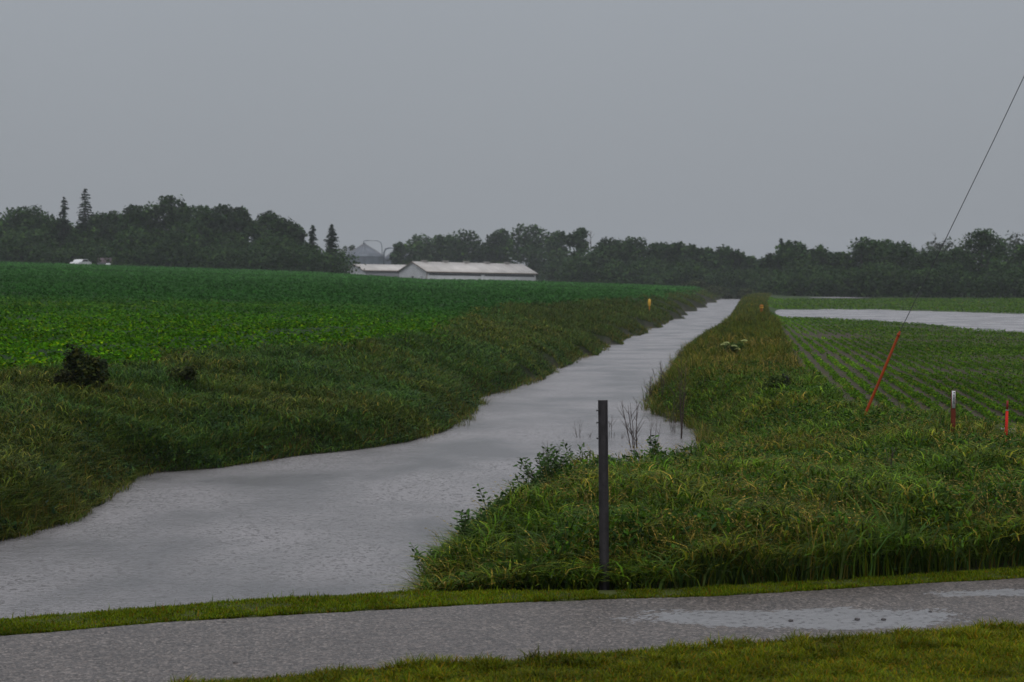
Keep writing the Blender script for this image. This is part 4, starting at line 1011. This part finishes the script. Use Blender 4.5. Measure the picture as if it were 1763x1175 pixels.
# conveying pipes
def ppt(px, py, D=558): a, c = PD(px, py, D); return np.array((a, D, c))
b0 = ppt(659, 470)
root = empty('auger_pipe', tuple(b0)); tag(root, 'thin arched grain pipe rising over the peak of the bin', 'pipe')
mb = MB(); mb.tube([p - b0 for p in (ppt(627, 421), ppt(626, 415.5), ppt(632, 414.5), ppt(650, 415), ppt(656, 418), ppt(657.5, 424), ppt(658, 440), ppt(658, 470))], .13, 6); mb.build('spout', M['bin'], root)
root = empty('leg_pipe', tuple(ppt(663, 470, 556))); tag(root, 'thicker bent pipe crossing toward the second grain bin', 'pipe')
b0 = ppt(663, 470, 556)
mb = MB(); mb.tube([p - b0 for p in (ppt(661, 470, 556), ppt(661, 436, 556), ppt(664, 429, 556), ppt(670, 427.5, 556), ppt(686, 427.5, 556))], .26, 6); mb.build('spout', M['bin'], root)

# car, farmhouse and tank by the left wood
x, z = PD(139, 447, 322); x = float(x); zg = gz(x, 322) + .1
root = empty('parked_car', (x, 322, zg), rz=1.25); tag(root, 'white car parked in front of the left wood', 'car')
mb = MB()
side = [(-2.1, .35), (-2.15, .75), (-1.95, .92), (-1.2, 1.0), (-.55, 1.42), (.75, 1.45), (1.35, 1.05), (2.05, .95), (2.15, .6), (2.1, .35)]
V = [(a, b, c) for b in (-.85, .85) for a, c in side]; n = len(side)
mb.add(V, [(i, (i + 1) % n, n + (i + 1) % n, n + i) for i in range(n)])
for o_ in (0, n):
    mb.add([V[o_ + i] for i in range(n)], [(0, 1, 2, 9), (2, 3, 8, 9), (3, 6, 7, 8), (3, 4, 5, 6)])
mb.build('body', M['white'], root)
for sg in (-1, 1):
    mb = MB(); mb.add([(-1.05, sg * .856, 1.03), (1.15, sg * .856, 1.06), (.68, sg * .856, 1.36), (-.5, sg * .856, 1.34)], [(0, 1, 2, 3)]); mb.build('window', M['glass'], root)
    for xx in (-1.35, 1.35):
        mb = MB(); mb.tube([(xx, sg * .70, .33), (xx, sg * .88, .33)], [.33, .33], 14); mb.build('wheel', M['tyre'], root)
x, z = PD(180, 446, 329); zg = gz(x, 329)
root = empty('farm_shed', (x, 329, zg + .5), rz=.5); root.scale = (.62, .62, .8); tag(root, 'small shed with a mauve roof half hidden by the left wood', 'shed')
Hh = 2.5 - .35
mb = MB(); mb.box(-1.8, 1.8, -1.3, 1.3, 0, .9); mb.build('wall', M['curtain'], root)
mb = MB(); mb.add([(-2.0, -1.5, .85), (2.0, -1.5, .85), (2.0, 0, 1.9), (-2.0, 0, 1.9), (-2, 1.5, .85), (2, 1.5, .85)], [(0, 1, 2, 3), (3, 2, 5, 4)]); mb.build('roof', M['mauve'], root)
mb = MB(); mb.box(-.3, .4, -1.32, -1.303, .3, .8); mb.build('window', M['glass'], root)
x, z = PD(186, 449, 318); root = empty('storage_tank', (x, 318, gz(x, 318) + .75)); tag(root, 'tiny white tank at the field edge right of the white car', 'tank')
mb = MB(); mb.tube([(-.42, 0, 0), (-.36, 0, 0), (.36, 0, 0), (.42, 0, 0)], [.1, .2, .2, .1], 12); mb.build('tank_shell', M['white'], root)
for xx in (-.25, .25): mb = MB(); mb.box(xx - .03, xx + .03, -.15, .15, -.75, -.15); mb.build('leg', M['curtain'], root)

# ------------------------------------------------------------------ rain haze
mb = MB(); mb.box(-899, 899, -39, 1299, -2.0, 34.0)
hm = bpy.data.materials.new('rain_haze'); hm.use_nodes = True; hn = hm.node_tree; hn.nodes.clear()
pv = hn.nodes.new('ShaderNodeVolumePrincipled'); pv.inputs['Color'].default_value = (.86, .90, .96, 1); pv.inputs['Density'].default_value = .00026; pv.inputs['Anisotropy'].default_value = .2
ho = hn.nodes.new('ShaderNodeOutputMaterial'); hn.links.new(pv.outputs[0], ho.inputs['Volume'])
o = mb.build('haze', hm); tag(o, 'thin even rain haze over the fields', kind='stuff')
